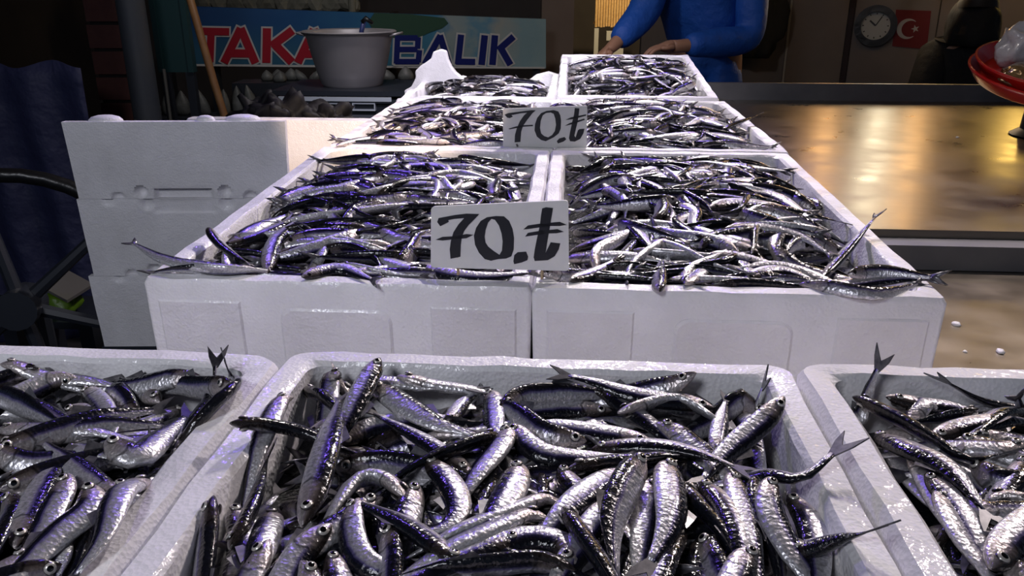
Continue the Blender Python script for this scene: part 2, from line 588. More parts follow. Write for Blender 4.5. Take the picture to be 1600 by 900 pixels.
def foam_body(W, L, H, t=0.023, seed=0, r=0.02, draft=0.006, top_fn=None, floor=0.02, chips=()):
    """open foam box, local origin at centre of its base; returns MB. top_fn(x, y) lowers / raises the wall top."""
    mb = MB()
    e = 0.0035

    def lp(inset, z, rr, wob=0.0, rel=False):
        out = []
        for (x, y) in round_rect(-W / 2 + inset, W / 2 - inset, -L / 2 + inset, L / 2 - inset, rr):
            dz = 0.0
            if rel:
                dz = wob * (math.sin(x * 61 + y * 43 + seed) + math.sin(x * 137 - y * 119 + seed * 2.3)) * 0.5
                if top_fn:
                    dz += top_fn(x, y)
                for (cx, cy, cr, cdz) in chips:
                    d = math.hypot(x - cx, y - cy)
                    if d < cr:
                        dz -= cdz * (0.55 + 0.45 * hash_noise(x, y, seed)) * (1 - d / cr)
            wx = wob * math.sin(y * 90 + seed * 3) if rel else 0
            wy = wob * math.sin(x * 90 + seed * 5) if rel else 0
            out.append((x + wx, y + wy, z + dz))
        return out
    wb = 0.0009
    loops = [lp(draft, 0, r), lp(draft * 0.5, H * 0.5, r), lp(0, H - e * 1.6, r, wb, True), lp(e, H, max(r - e * 0.5, 0.003), wb, True),
             lp(t - e, H, max(r - t * 0.6, 0.004), wb, True), lp(t, H - e, 0.012, wb, True),
             lp(t + 0.006, H * 0.5, 0.014), lp(t + 0.010, floor + 0.006, 0.016), lp(t + 0.018, floor, 0.016)]
    mb.loops(loops)
    return mb


# ================================================================== STRUCTURE
floor = MB().box(-6, 7, -2, 10, -0.05, 0).build('floor', 'dark_floor')
tag(floor, 'dark wet market floor', kind='structure')

# back wall of the shop, behind the sign
a0, a1 = at_Z(-500, 60, 5.3), at_Z(890, 60, 5.3)
d = (a1 - a0); d.z = 0
wb_ = MB()
n = Vector((-d.y, d.x, 0)).normalized()


def wall_strip(name, p, q, z0, z1, th, m):
    p = Vector((p.x, p.y, 0)); q = Vector((q.x, q.y, 0))
    nn = Vector((-(q - p).y, (q - p).x, 0)).normalized() * th
    vs = [p, q, q + nn, p + nn]
    mb = MB()
    mb.loops([[(a.x, a.y, z0) for a in vs], [(a.x, a.y, z1) for a in vs]])
    o = mb.build(name, m)
    tag(o, kind='structure')
    return o


wl = wall_strip('wall_back', at_Z(-700, 60, 5.3), at_Z(858, 60, 5.3), 0, 2.6, 0.1, 'dark_wall')
tag(wl, 'dark back wall of the shop behind the sign')
wp = wall_strip('wall_pillar', at_Z(846, 60, 5.1), at_Z(896, 60, 5.1), 0, 2.6, 0.25, 'wall_tile')
tag(wp, 'brown pillar between the sign and the doorway')
# tiled wall right
R0, R1 = at_Z(1000, 60, 5.75), at_Z(1760, 60, 4.7)
wr = wall_strip('wall_right', R0, R1, 0, 2.6, 0.1, 'dark_wall')
tag(wr, 'tiled wall behind the counter, with clock and flag')
rd = Vector((R1.x - R0.x, R1.y - R0.y, 0)).normalized()
rn = Vector((rd.y, -rd.x, 0))           # towards the camera


def on_wall(px, py, off=0.0):
    return on_plane(px, py, Vector((R0.x, R0.y, 0)) + rn * off, rn)


def wall_panel(px0, px1, m, name='tile'):
    for (z0, z1) in ((0.0, 0.58), (0.585, 1.30), (1.305, 2.02), (2.025, 2.6)):
        a, b = on_wall(px0, 60), on_wall(px1, 60)
        vs = [Vector((a.x, a.y, 0)), Vector((b.x, b.y, 0)), Vector((b.x, b.y, 0)) + rn * 0.012, Vector((a.x, a.y, 0)) + rn * 0.012]
        mb = MB()
        mb.loops([[(p.x, p.y, z0) for p in vs], [(p.x, p.y, z1) for p in vs]])
        mb.build(name, m, wr)


wall_panel(1003, 1110, 'wall_tile_grey')
wall_panel(1112, 1229, 'wall_tile_grey')
wall_panel(1233, 1320, 'wall_tile')
wall_panel(1331, 1460, 'wall_tile_grey')
wall_panel(1462, 1600, 'wall_tile_grey')
wall_panel(1602, 1755, 'wall_tile_grey')


def wall_line(px, wpx, m, name):
    a, b = on_wall(px - wpx, 60, 0.004), on_wall(px + wpx, 60, 0.004)
    vs = [Vector((a.x, a.y, 0)), Vector((b.x, b.y, 0)), Vector((b.x, b.y, 0)) + rn * 0.012, Vector((a.x, a.y, 0)) + rn * 0.012]
    mb = MB()
    mb.loops([[(p.x, p.y, 0.3) for p in vs], [(p.x, p.y, 2.6) for p in vs]])
    mb.build(name, m, wr)


wall_line(1231, 1.6, 'grout', 'joint_strip')
wall_line(1325.5, 4.0, 'maroon', 'door_edge')
rf = MB().box(-4, 5, -1.2, 9.5, 2.75, 2.83).build('ceiling', 'dark_wall')
tag(rf, 'dark market roof above the stall', kind='structure')
wlft = MB().box(-3.05, -3.0, 1.5, 9, 0, 2.75).build('wall_left', 'dark_wall')
tag(wlft, 'dark wall at the far left of the stall', kind='structure')

# unseen upright tubes added above the frame for streaks of light on the steel
def streak_tube(px, Z, z0, z1, col, strength, label):
    q = at_Z(px, 200, Z)
    m = bpy.data.materials.new('streak_glow')
    m.use_nodes = True
    b = m.node_tree.nodes['Principled BSDF']
    b.inputs['Base Color'].default_value = (0.8, 0.8, 0.8, 1)
    b.inputs['Emission Color'].default_value = (*col, 1)
    b.inputs['Emission Strength'].default_value = strength
    M['glow%d' % px] = m
    o = empty('streak_tube', (q.x, q.y, 0), PSI, label, 'lamp')
    MB().tube([(0, 0, z0), (0, 0, z1)], 0.018, 12).build('tube', 'glow%d' % px, o)
    MB().box(-0.025, 0.025, 0.03, 0.06, z0 - 0.02, 2.75).build('housing', 'grout', o)
    for z in (z0 - 0.012, z1):
        MB().box(-0.02, 0.02, -0.02, 0.032, z, z + 0.012).build('socket', 'grout', o)


streak_tube(1290, 4.45, 1.22, 1.75, (1.0, 0.55, 0.22), 15, 'added orange tube light left of the white one in front of the tiled wall')
streak_tube(1372, 4.35, 1.18, 1.80, (1.0, 0.92, 0.70), 17, 'added white tube light in front of the tiled wall')
streak_tube(1428, 4.35, 1.22, 1.75, (1.0, 0.55, 0.20), 15, 'added orange tube light right of the white one in front of the tiled wall')
streak_tube(1590, 4.2, 1.22, 1.75, (1.0, 0.66, 0.16), 22, 'added yellow tube light at the right end of the tiled wall')

# far lit shop through the doorway
y_far = 8.0
fw = MB().box(-1.5, 4, 9.2, 9.3, 0, 2.7).build('wall_far', 'dark_wall')
tag(fw, 'dark far wall seen through the doorway', kind='structure')
p0, p1 = on_y(929, 41, y_far), on_y(992, 13, y_far)
scr = empty('straw_screen', ((p0.x + p1.x) / 2, y_far, p0.z), 0, 'golden straw screen lit up beyond the dark doorway', 'screen')
ns = 15
for i in range(ns):
    x = (p0.x - scr.location.x) + (p1.x - p0.x) * (i + 0.5) / ns
    hw = (p1.x - p0.x) / ns * 0.46
    dz = 0.012 * hash_noise(i, 3)
    mb = MB().tube([(x, 0, -dz), (x, 0.0, (p1.z - p0.z) + 0.35)], hw, 6)
    mb.build('reed', 'straw', scr)
MB().box(p0.x - scr.location.x - 0.01, p1.x - scr.location.x + 0.01, 0.03, 0.05, 0.02, 0.04).build('batten', 'wood', scr)
q0, q1 = on_y(931, 80, y_far), on_y(937, 44, y_far)
post = MB().box(-0.02, 0.02, -0.02, 0.02, 0, q1.z).build('pale_post', 'sign_white', None, (q0.x, y_far, 0))
tag(post, 'pale post below the straw screen in the doorway', 'post')
q0 = on_y(962, 66, y_far)
cr = MB()
cr.box(-0.07, 0.07, -0.06, 0.06, 0, q0.z + 0.02)
cr.box(-0.09, -0.02, -0.08, 0.04, q0.z + 0.02, q0.z + 0.10)
cr.box(-0.01, 0.06, -0.07, 0.05, q0.z + 0.02, q0.z + 0.14, 0)
pc = cr.build('far_goods', 'sign_white', None, (q0.x, y_far, 0))
tag(pc, 'small pale goods piled beyond the doorway', 'goods')
spot('far_lamp', (p0.x + 0.3, y_far - 1.1, 2.1), (p0.x + 0.1, y_far, 1.0), 60, 0.4, 110, (1.0, 0.75, 0.42))  # spot added in place of sunlight on the straw screen

# ================================================================== COUNTERS
UZ, LZ = 0.790, 0.730
uc = empty('upper_counter', (0.9, 2.3, 0), 0, 'raised stainless steel counter behind, with an upright rim at its far edge', 'counter')
ox, oy = 0.9, 2.3
XL = -0.47
mb = MB().box(XL - ox, 2.6 - ox, 1.452 - oy, 3.20 - oy, UZ - 0.015, UZ)
mb.build('worktop', 'steel', uc)
mb = MB().box(XL - ox, 2.6 - ox, 1.404 - oy, 1.4515 - oy, LZ + 0.001, 0.775)
mb.build('step_ledge', 'steel_dull', uc)
mb = MB().box(XL - ox, 2.6 - ox, 1.4525 - oy, 1.47 - oy, LZ + 0.002, UZ - 0.016)
mb.build('step_face', 'steel_dull', uc)
mb = MB().box(XL - ox, 2.6 - ox, 3.2005 - oy, 3.225 - oy, UZ - 0.2, 0.852)
mb.build('back_rim', 'steel_dull', uc)
MB().box(XL + 0.05 - ox, 2.55 - ox, 1.50 - oy, 3.15 - oy, 0.02, UZ - 0.016).build('cabinet', 'dark_plastic', uc)
lc = empty('lower_counter', (0.5, 0.6, 0), 0, 'lower stainless steel counter carrying the two nearest rows of boxes', 'counter')
mb = MB().box(-0.445 - 0.5, 2.6 - 0.5, 0.66 - 0.6, 1.4035 - 0.6, LZ - 0.015, LZ)
mb.build('worktop', 'steel', lc)
mb = MB().box(-0.80 - 0.5, 2.6 - 0.5, -0.35 - 0.6, 0.6595 - 0.6, LZ - 0.015, LZ)
mb.build('front_worktop', 'steel', lc)
MB().box(-0.42 - 0.5, 2.5 - 0.5, -0.2 - 0.6, 1.40 - 0.6, 0.02, LZ - 0.016).build('cabinet', 'dark_plastic', lc)

# ================================================================== FOAM BOXES
BW, BL = 0.40, 0.645
BOX = {}


def foam_box(key, label, cx, y0, zrim_f, H, zrim_b=None, rz=0.0, seed=0, L=BL, top_fn=None, group=None, panels=True, chips=(), W=BW - 0.001, r=0.005):
    """y0: outer front edge, zrim_f/b: rim height at front / back. Returns Empty with children."""
    zrim_b = zrim_f if zrim_b is None else zrim_b
    tilt = math.atan2(zrim_b - zrim_f, L)
    # base centre
    o = empty('foam_box', (0, 0, 0), 0, label, 'box', group)
    ct = Vector((cx, y0 + L / 2 * math.cos(tilt), (zrim_f + zrim_b) / 2))
    Rm = Matrix.Rotation(rz, 4, 'Z') @ Matrix.Rotation(tilt, 4, 'X')
    o.rotation_euler = Rm.to_euler()
    base = ct - (Rm @ Vector((0, 0, H)))
    o.location = base
    foam_body(W, L, H, seed=seed, top_fn=top_fn, chips=chips, r=r, draft=0.0025).build('shell', 'foam', o, smooth='auto')
    BOX[key] = dict(o=o, W=W, L=L, H=H, M=Matrix.Translation(base) @ Rm)
    if panels:
        df = 0.0025

        def face(x, z, off):          # point on drafted front face
            return (x, -L / 2 + df * (1 - z / H) - off, z)
        # raised arch panel
        pw, zt, rr = 0.058, H - 0.028, 0.014
        outl = [(-pw, 0.012)] + [(-pw + rr - rr * math.cos(a), zt - rr + rr * math.sin(a)) for a in [math.pi / 2 * k / 5 for k in range(6)]]
        outl += [(pw - rr + rr * math.sin(a), zt - rr + rr * math.cos(a)) for a in [math.pi / 2 * k / 5 for k in range(6)]] + [(pw, 0.012)]
        mb = MB()
        lps = []
        for ins, off in ((0.0, -0.002), (0.0, 0.0006), (0.0025, 0.0022)):
            lps.append([face(x * (1 - ins / pw), z - ins * (1 if z > 0.05 else 0), off) for x, z in outl])
        mb.loops(lps, False, True)
        mb.build('embossed_panel', 'foam', o)
        for sx in (-1, 1):
            mb = MB()
            lps = []
            for ins, off in ((0.0, -0.002), (0.0, 0.0004), (0.002, 0.0018)):
                xs0, xs1 = sx * 0.098, sx * 0.185
                x0, x1 = min(xs0, xs1) + ins, max(xs0, xs1) - ins
                lps.append([face(x0, 0.012, off), face(x1, 0.012, off), face(x1, H - 0.022 - ins, off), face(x0, H - 0.022 - ins, off)])
            mb.loops(lps, False, True)
            mb.build('side_panel', 'foam', o)
    return o


HF = 0.9205 - LZ
foam_box('FL', 'open foam box of anchovies at the front left, cut by the photo edge', -0.4265, 0.588 - BL, 0.9205, HF, seed=1, r=0.02,
         chips=((0.19, 0.315, 0.03, 0.006), (0.175, 0.305, 0.02, 0.004)))
foam_box('FM', 'open foam box of anchovies at the front centre, nearest the viewer', -0.0255, 0.5955 - BL, 0.9205, HF, seed=2, r=0.018)
foam_box('FR', 'open foam box of anchovies at the front right, cut by the photo edge', 0.379, 0.602 - BL, 0.9205, HF, seed=3, r=0.018)
foam_box('ML', 'left foam box of the second row, left of the large price card', -0.236, 0.757, 0.918, 0.918 - LZ, 0.9335, seed=4)
foam_box('MR', 'right foam box of the second row, beside the lower steel counter', 0.164, 0.757, 0.918, 0.918 - LZ, 0.9335, seed=5)
foam_box('TL', 'left foam box of the third row, left of the small price card', -0.230, 1.408, 0.9335, 0.9335 - UZ, seed=6, panels=False)
foam_box('TR', 'right foam box of the third row, right of the small price card', 0.170, 1.408, 0.9335, 0.9335 - UZ, seed=7, panels=False)
foam_box('BR', 'farthest full foam box, raised at its back end below the man in blue', 0.158, 2.075, 0.938, 0.146, 0.992, seed=8, panels=False, L=0.62)


def broken_top(x, y):
    # right wall intact, back and left walls snapped down
    d = 0.0
    if y > 0.25:
        t = (x + 0.2) / 0.4
        d = -0.020 - 0.006 * math.sin(t * 19) - 0.004 * math.sin(t * 47)
        if t > 0.80:
            d = -0.004 * math.sin(t * 40)
    elif x < -0.15:
        d = -0.006 + 0.004 * math.sin(y * 31)
    return d


foam_box('BL', 'broken foam box at the far left of the pile, its back wall snapped off low', -0.2435, 2.062, 0.9365, 0.9365 - UZ, seed=9, panels=False, L=0.62, top_fn=broken_top)
# prop under the raised back of the far box
pr = MB().box(-0.15, 0.15, -0.05, 0.05, 0, 0.040).build('foam_offcut', 'foam', None, (0.158, 2.60, UZ))
tag(pr, 'foam offcut propping up the back of the farthest box', 'offcut')

# standing shard of broken foam in the far left box
ys = 2.45
shp = [(636, 152), (634, 140), (645, 134), (652, 120), (651, 110), (660, 101), (668, 96), (676, 90), (679, 80), (690, 76), (699, 79), (702, 92), (707, 103), (714, 112),
       (725, 121), (727, 131), (742, 134), (760, 150)]
pts = [on_y(x, y, ys) for x, y in shp]
p0 = pts[0]
ring = [((p - p0).x, (p - p0).z) for p in pts]
sh = poly_prism('foam_shard', 'foam', [ring], (p0, Vector((1, 0, 0)), Vector((0, 0, 1)), Vector((0, -1, 0))), 0.028)
tag(sh, 'jagged pointed foam shard standing up in the broken far left box', 'shard')
bv = sh.modifiers.new('bevel', 'BEVEL'); bv.width = 0.004; bv.segments = 2; bv.limit_method = 'ANGLE'


# ------------------------------------------------------------------ stack of empty foam boxes at the left
def stack_box(label, top_px, z_top, z_bot, Z, seed, recess_top, recess_bot, lugs):
    """foam box showing its short moulded end; end face is a displaced grid"""
    H = z_top - z_bot
    pl = at_Z(*top_px, Z)
    fwd = Vector((-SP, CP, 0)); rgt = Vector((CP, SP, 0))
    W = 0.382
    cx = Vector((pl.x, pl.y, 0)) + rgt * (W / 2)
    o = empty('foam_box', (cx.x, cx.y, z_bot), PSI + math.radians(1.0), label, 'box', 'foam boxes stacked at the left')
    D = 0.18
    b = foam_body(W - 0.08, D, H - 0.002, seed=seed, r=0.008, draft=0.010, top_fn=(lambda x, y: -0.004 - 0.19 * (y + D / 2)) if lugs else None)
    b.v = [(x - 0.03, y + D / 2 + 0.014, z) for x, y, z in b.v]
    b.build('shell', 'foam', o, smooth='auto')
    # moulded end face
    nx, nz = 110, 44
    vs, fs = [], []
    for j in range(nz + 1):
        z = H * j / nz
        for i in range(nx + 1):
            x = (-0.5 + i / nx) * W * (1 - 0.030 * (1 - z / H))
            dep = 0.0

            def dent(cx_, cz_, rx, rz_, dd, soft=0.35):
                q = max(abs(x - cx_) / rx, abs(z - cz_) / rz_)
                return dd * max(0.0, min(1.0, (1 + soft - q) / soft)) if q < 1 + soft else 0.0

            def round_dent(cx_, cz_, r_, dd):
                q = math.hypot(x - cx_, z - cz_) / r_
                return dd * math.sqrt(max(0, 1 - q * q)) if q < 1 else 0.0
            if recess_bot:
                dep = max(dep, dent(0.0, 0.004, 0.046, 0.013, 0.0105, 0.12))
                dep = max(dep, round_dent(-0.074, 0.012, 0.011, 0.012), round_dent(0.074, 0.012, 0.011, 0.012))
                dep = max(dep, round_dent(-0.115, 0.0, 0.012, 0.008), round_dent(0.118, 0.0, 0.013, 0.009))
            if recess_top:
                dep = max(dep, dent(0.0, H - 0.012, 0.046, 0.011, 0.0035, 0.3))
                dep = max(dep, round_dent(-0.066, H - 0.008, 0.012, 0.006), round_dent(0.074, H - 0.008, 0.013, 0.006))
                dep = max(dep, round_dent(-0.135, H, 0.013, 0.004))
            dep += 0.0006 * math.sin(x * 41 + seed) * math.sin(z * 57)
            vs.append((x, dep, z))
    k = nx + 1
    for j in range(nz):
        for i in range(nx):
            fs.append((j * k + i, j * k + i + 1, (j + 1) * k + i + 1, (j + 1) * k + i))
    nv = len(vs)
    edge = [i for i in range(k)] + [j * k + nx for j in range(1, nz + 1)] + [nz * k + i for i in range(nx - 1, -1, -1)] + [j * k for j in range(nz - 1, 0, -1)]
    vs += [(vs[i][0], 0.0142, vs[i][2]) for i in edge]
    for q in range(len(edge)):
        q2 = (q + 1) % len(edge)
        fs.append((edge[q2], edge[q], nv + q, nv + q2))
    MB().add(vs, fs).build('moulded_end', 'foam', o, smooth='auto')
    for (lx, lr, ly) in lugs:
        mb = MB()
        prof = [(lr * 1.0, 0.0), (lr * 0.97, 0.004), (lr * 0.80, 0.008), (lr * 0.45, 0.0105), (0.001, 0.0112)]
        mb.lathe(prof, 20)
        g = mb.build('stacking_lug', 'foam', o, (lx, ly, H - 0.004), smooth=True)
        g.scale = (1.15, 0.75, 1.15)
    return o


SZ = 1.42
st_l = ['topmost foam box of the left stack, with rounded lugs along its top edge',
        'middle foam box of the left stack, below the one with lugs',
        'lowest visible foam box of the left stack, beside the front row']
tops = [0.978, 0.842, 0.697]
bots = [0.8425, 0.6975, 0.556]
lx = [(97, 190), (121, 313), (140, 436)]
for i in range(3):
    stack_box(st_l[i], lx[i], tops[i], bots[i], SZ, 20 + i, i > 0, i < 2,
              [(-0.125, 0.026, 0.022), (0.050, 0.015, 0.016), (0.112, 0.028, 0.024)] if i == 0 else [])
fwd = Vector((-SP, CP, 0)); rgt = Vector((CP, SP, 0))
pl = at_Z(140, 436, SZ)
cs = empty('crate_stand', (pl.x + 0.19, pl.y + 0.16, 0), PSI, 'dark low stand under the stack of empty foam boxes', 'stand')
MB().box(-0.20, 0.20, -0.15, 0.17, 0.536, 0.556).build('top', 'dark_plastic', cs)
for sx in (-0.18, 0.18):
    for sy in (-0.13, 0.15):
        MB().box(sx - 0.02, sx + 0.02, sy - 0.02, sy + 0.02, 0, 0.536).build('leg', 'dark_plastic', cs)
# foam slab behind it, in the warm patch of light, and a dark plinth for the black bags
fsl = empty('foam_slab', (-0.66, 1.80, 0.60), 0.0, 'pale foam slab standing upright in warm light beside the third row', 'slab')
b = MB()
b.loops([[(x, y, z) for x, y in round_rect(-0.20 + e_, 0.222 - e_, -0.02 + e_, 0.02 - e_, 0.006, 6, 3)] for z, e_ in ((0, 0.002), (0.004, 0), (0.314, 0), (0.319, 0.003))])
b.build('panel', 'foam', fsl, smooth='auto')
pln = MB().box(-0.20, 0.185, -0.18, 0.20, 0, 0.860).build('box_plinth', 'dark_plastic', None, (-0.665, 2.06, 0))
tag(pln, 'dark plinth left of the upper counter, behind the upright foam slab', 'plinth')
MB().box(-0.19, 0.18, -0.015, 0.05, -0.60, -0.0005).build('foot', 'dark_plastic', fsl)

# ================================================================== ANCHOVIES
NS = 18
TS = np.array([0, .012, .03, .06, .1, .15, .2, .26, .33, .41, .5, .58, .66, .74, .82, .89, .95, 1.0])
HP = np.interp(TS, [0, .012, .03, .06, .1, .15, .2, .3, .4, .5, .6, .7, .8, .9, 1.0],
               [.07, .20, .36, .55, .74, .88, .96, 1.02, 1.02, .98, .88, .72, .54, .36, .27])
WP = np.interp(TS, [0, .012, .03, .06, .1, .15, .2, .3, .4, .5, .6, .7, .8, .9, 1.0],
               [.10, .28, .48, .70, .88, .98, 1.0, 1.0, .98, .92, .80, .62, .42, .24, .13])


def resample(pts, ts):
    """Catmull-Rom-ish smooth resample of a 2D/3D polyline at arclength fractions ts"""
    P = np.asarray(pts, float)
    if len(P) == 2:
        return P[0] + (P[1] - P[0]) * ts[:, None]
    # dense catmull-rom
    Q = np.vstack([2 * P[0] - P[1], P, 2 * P[-1] - P[-2]])
    out = []
    for i in range(1, len(Q) - 2):
        t = np.linspace(0, 1, 12, endpoint=False)[:, None]
        a, b, c, d_ = Q[i - 1], Q[i], Q[i + 1], Q[i + 2]
        out.append(0.5 * (2 * b + (c - a) * t + (2 * a - 5 * b + 4 * c - d_) * t ** 2 + (3 * b - a - 3 * c + d_) * t ** 3))
    out.append(P[-1:])
    D = np.vstack(out)
    s = np.concatenate([[0], np.cumsum(np.linalg.norm(np.diff(D, axis=0), axis=1))])
    s /= s[-1]
    return np.stack([np.interp(ts, s, D[:, k]) for k in range(D.shape[1])], 1)


class Heap:
    """height field in the box frame: z = 0 is the rim plane, x / y measured from the box centre"""
    CELL = 0.004
    MARG = 0.07

    def __init__(s, key, base_fn, ymin=None, tg=(-0.014, 0.014, 0.175, 0.30)):
        s.tg = tg
        s.key = key
        bx = BOX[key]
        s.bx = bx
        s.ix, s.iy = bx['W'] / 2 - 0.026, bx['L'] / 2 - 0.026
        s.x0, s.y0 = -bx['W'] / 2 - s.MARG, -bx['L'] / 2 - s.MARG
        s.nx = int((bx['W'] + 2 * s.MARG) / s.CELL) + 1
        s.ny = int((bx['L'] + 2 * s.MARG) / s.CELL) + 1
        X, Y = np.meshgrid(s.x0 + np.arange(s.nx) * s.CELL, s.y0 + np.arange(s.ny) * s.CELL, indexing='ij')
        s.hf = np.where((abs(X) < s.ix) & (abs(Y) < s.iy), base_fn(X, Y), 0.0)
        s.base_fn = base_fn
        s.M = np.array(bx['M'] @ Matrix.Translation((0, 0, bx['H'])))
        s.ymin = -s.iy if ymin is None else ymin

    def target(s, p):
        """height of the heap's top surface; None outside the inner walls"""
        lv, cr, ax_, ay_ = s.tg
        z = lv + cr * np.clip(1 - (p[:, 0] / ax_) ** 2, 0, 1) * np.clip(1 - (p[:, 1] / ay_) ** 2, 0, 1)
        return z, (abs(p[:, 0]) < s.ix + 0.001) & (abs(p[:, 1]) < s.iy + 0.001)

    def samp(s, p):
        i = np.clip(((p[:, 0] - s.x0) / s.CELL).round().astype(int), 0, s.nx - 1)
        j = np.clip(((p[:, 1] - s.y0) / s.CELL).round().astype(int), 0, s.ny - 1)
        return s.hf[i, j]

    def world(s, P):
        return P @ s.M[:3, :3].T + s.M[:3, 3]

    def rest(s, p2, hb, wb_, roll, sink=0.30):
        t = np.gradient(p2, axis=0)
        t /= np.linalg.norm(t, axis=1)[:, None] + 1e-9
        nrm = np.stack([-t[:, 1], t[:, 0]], 1)
        rv = np.sqrt((hb * np.cos(roll)) ** 2 + (wb_ * np.sin(roll)) ** 2)
        rh = np.sqrt((hb * np.sin(roll)) ** 2 + (wb_ * np.cos(roll)) ** 2)
        a = np.stack([s.samp(p2), s.samp(p2 + nrm * rh[:, None] * 0.6), s.samp(p2 - nrm * rh[:, None] * 0.6)])
        und = 0.65 * a.max(0) + 0.35 * a.mean(0)
        z = und + rv * (1 - sink)
        lo = z.copy()
        k = np.array([1, 2, 3, 2, 1]) / 9.0
        for _ in range(14):
            z = np.convolve(np.pad(z, 2, 'edge'), k, 'valid')
            z = np.maximum(z, lo - rv * 0.55)
        for _ in range(5):
            z = np.convolve(np.pad(z, 2, 'edge'), k, 'valid')
        return z, rv, rh, nrm

    def capped(s, p2, z, rv, cap):
        t, ins = s.target(p2)
        z = np.where(ins, t + np.clip(z - t, cap[0], cap[1]), np.maximum(z, rv * 0.7))
        k = np.array([1, 2, 3, 2, 1]) / 9.0
        for _ in range(3):
            z = np.convolve(np.pad(z, 2, 'edge'), k, 'valid')
        return np.where(ins, z, np.maximum(z, rv * 0.6))

    def stamp(s, p2, z, rv, rh, nrm):
        n = len(p2)
        tt = np.linspace(0, n - 1, 64)
        ii = np.arange(n)
        P = np.stack([np.interp(tt, ii, p2[:, 0]), np.interp(tt, ii, p2[:, 1])], 1)
        Nn = np.stack([np.interp(tt, ii, nrm[:, 0]), np.interp(tt, ii, nrm[:, 1])], 1)
        Z, RV, RH = (np.interp(tt, ii, q) for q in (z, rv, rh))
        for q in (-.85, -.5, 0, .5, .85):
            pp = P + Nn * (RH * q)[:, None]
            i = np.clip(((pp[:, 0] - s.x0) / s.CELL).round().astype(int), 0, s.nx - 1)
            j = np.clip(((pp[:, 1] - s.y0) / s.CELL).round().astype(int), 0, s.ny - 1)
            np.maximum.at(s.hf, (i, j), Z + RV * math.sqrt(1 - q * q))


FISH = []


def frames(P, roll):
    T = np.gradient(P, axis=0)
    T /= np.linalg.norm(T, axis=1)[:, None] + 1e-9
    Fw = -T
    U = np.tile([0., 0., 1.], (len(P), 1))
    Lf = np.cross(U, Fw)
    Ln = np.linalg.norm(Lf, axis=1)[:, None]
    ref = np.array([Fw[0][1], -Fw[0][0], 0.0]) + np.array([1e-3, 0, 0])
    Lf = np.where(Ln > 0.05, Lf / (Ln + 1e-9), ref / np.linalg.norm(ref))
    Nn = np.cross(Fw, Lf)
    Nn /= np.linalg.norm(Nn, axis=1)[:, None] + 1e-9
    r = np.asarray(roll)
    if r.ndim == 0:
        r = np.full(len(P), float(r))
    c, s_ = np.cos(r)[:, None], np.sin(r)[:, None]
    dors = c * Nn + s_ * Lf
    lat = -s_ * Nn + c * Lf
    return T, dors, lat


def add_fish(heap, p2, hgt, roll, lift=None, sink=0.30, hero=False, cap=(-0.016, 0.005), zov=None):
    """p2: 2D spine in the box frame (head first)"""
    P2 = resample(p2, TS)
    hb, wb_ = HP * hgt / 2, WP * hgt / 2 * 0.56
    z, rv, rh, nrm = heap.rest(P2, hb, wb_, roll, sink)
    z = heap.capped(P2, z, rv, cap)
    z = np.polyval(np.polyfit(TS, z, 2 if hero else 3), TS)
    _, ins = heap.target(P2)
    over_ = np.where(ins, 0.0, rv * 0.55 - z)
    over_ = max(0.0, float(over_.max()))
    if over_ > 0:                                   # tip the fish up over the rim
        kx = int(np.argmax(np.where(ins, -9, rv * 0.55 - z)))
        wgt = 1 - np.abs(TS - TS[kx]) / max(TS[kx], 1 - TS[kx])
        z = z + over_ * wgt
    if lift is not None:
        z = z + np.interp(TS, np.linspace(0, 1, len(lift)), lift)
    if zov is not None and np.isfinite(zov).any():
        A = np.asarray(p2, float)
        sl_ = np.concatenate([[0], np.cumsum(np.linalg.norm(np.diff(A, axis=0), axis=1) + 1e-4)])
        sl_ /= sl_[-1]
        base = np.interp(sl_, TS, z)
        dz = np.where(np.isfinite(zov), np.clip(zov - base, -0.02, 0.045), 0.0)
        z = z + np.interp(TS, sl_, dz)
    heap.stamp(P2, z, rv, rh, nrm)
    P = heap.world(np.column_stack([P2, z]))
    f = dict(P=P, hb=hb, wb=wb_, roll=roll, heap=heap.key, hero=hero, hgt=hgt)
    FISH.append(f)
    return z


def random_fish(heap, n, ang_fn=None, lenr=(0.105, 0.13), over=0.0, hg=(0.0165, 0.0195), yr=None, dark=0.3, flank=False, sink=0.30, cap=(-0.016, 0.005)):
    k = 0
    tries = 0
    ylo, yhi = yr or (heap.ymin, heap.iy)
    while k < n and tries < n * 30:
        tries += 1
        L = rng.uniform(*lenr)
        c = np.array([rng.uniform(-heap.ix, heap.ix), rng.uniform(ylo, yhi)])
        a = ang_fn(c) if ang_fn else rng.uniform(0, 2 * math.pi)
        dr = np.array([math.cos(a), math.sin(a)])
        pr_ = np.array([-dr[1], dr[0]])
        bend = rng.normal(0, 0.11) * L
        b2 = rng.normal(0, 0.025) * L
        pts = [c - dr * L / 2, c - dr * L * 0.2 + pr_ * (bend * 0.8 + b2), c + dr * L * 0.2 + pr_ * (bend * 0.8 - b2), c + dr * L / 2]
        A = np.array(pts)
        if (abs(A[:, 0]) > heap.ix - 0.004 + over).any() or (A[:, 1] < ylo + 0.002 - over).any() or (A[:, 1] > heap.iy - 0.003 + over).any():
            continue
        # flatter spots first
        q = rng.random()
        sg = 1 if rng.random() < 0.5 else -1
        if flank:
            roll = sg * (rng.uniform(0.35, 1.05) if q < 0.52 else (rng.uniform(1.2, 1.7) if q < 0.74 else rng.uniform(2.0, 2.8)))
        elif q < dark:
            roll = sg * rng.uniform(0.1, 0.8)
        elif q < 0.86:
            roll = sg * rng.uniform(1.15, 1.95)
        else:
            roll = sg * rng.uniform(2.0, 3.0)
        add_fish(heap, pts, rng.uniform(*hg), roll, sink=sink, cap=cap)
        k += 1


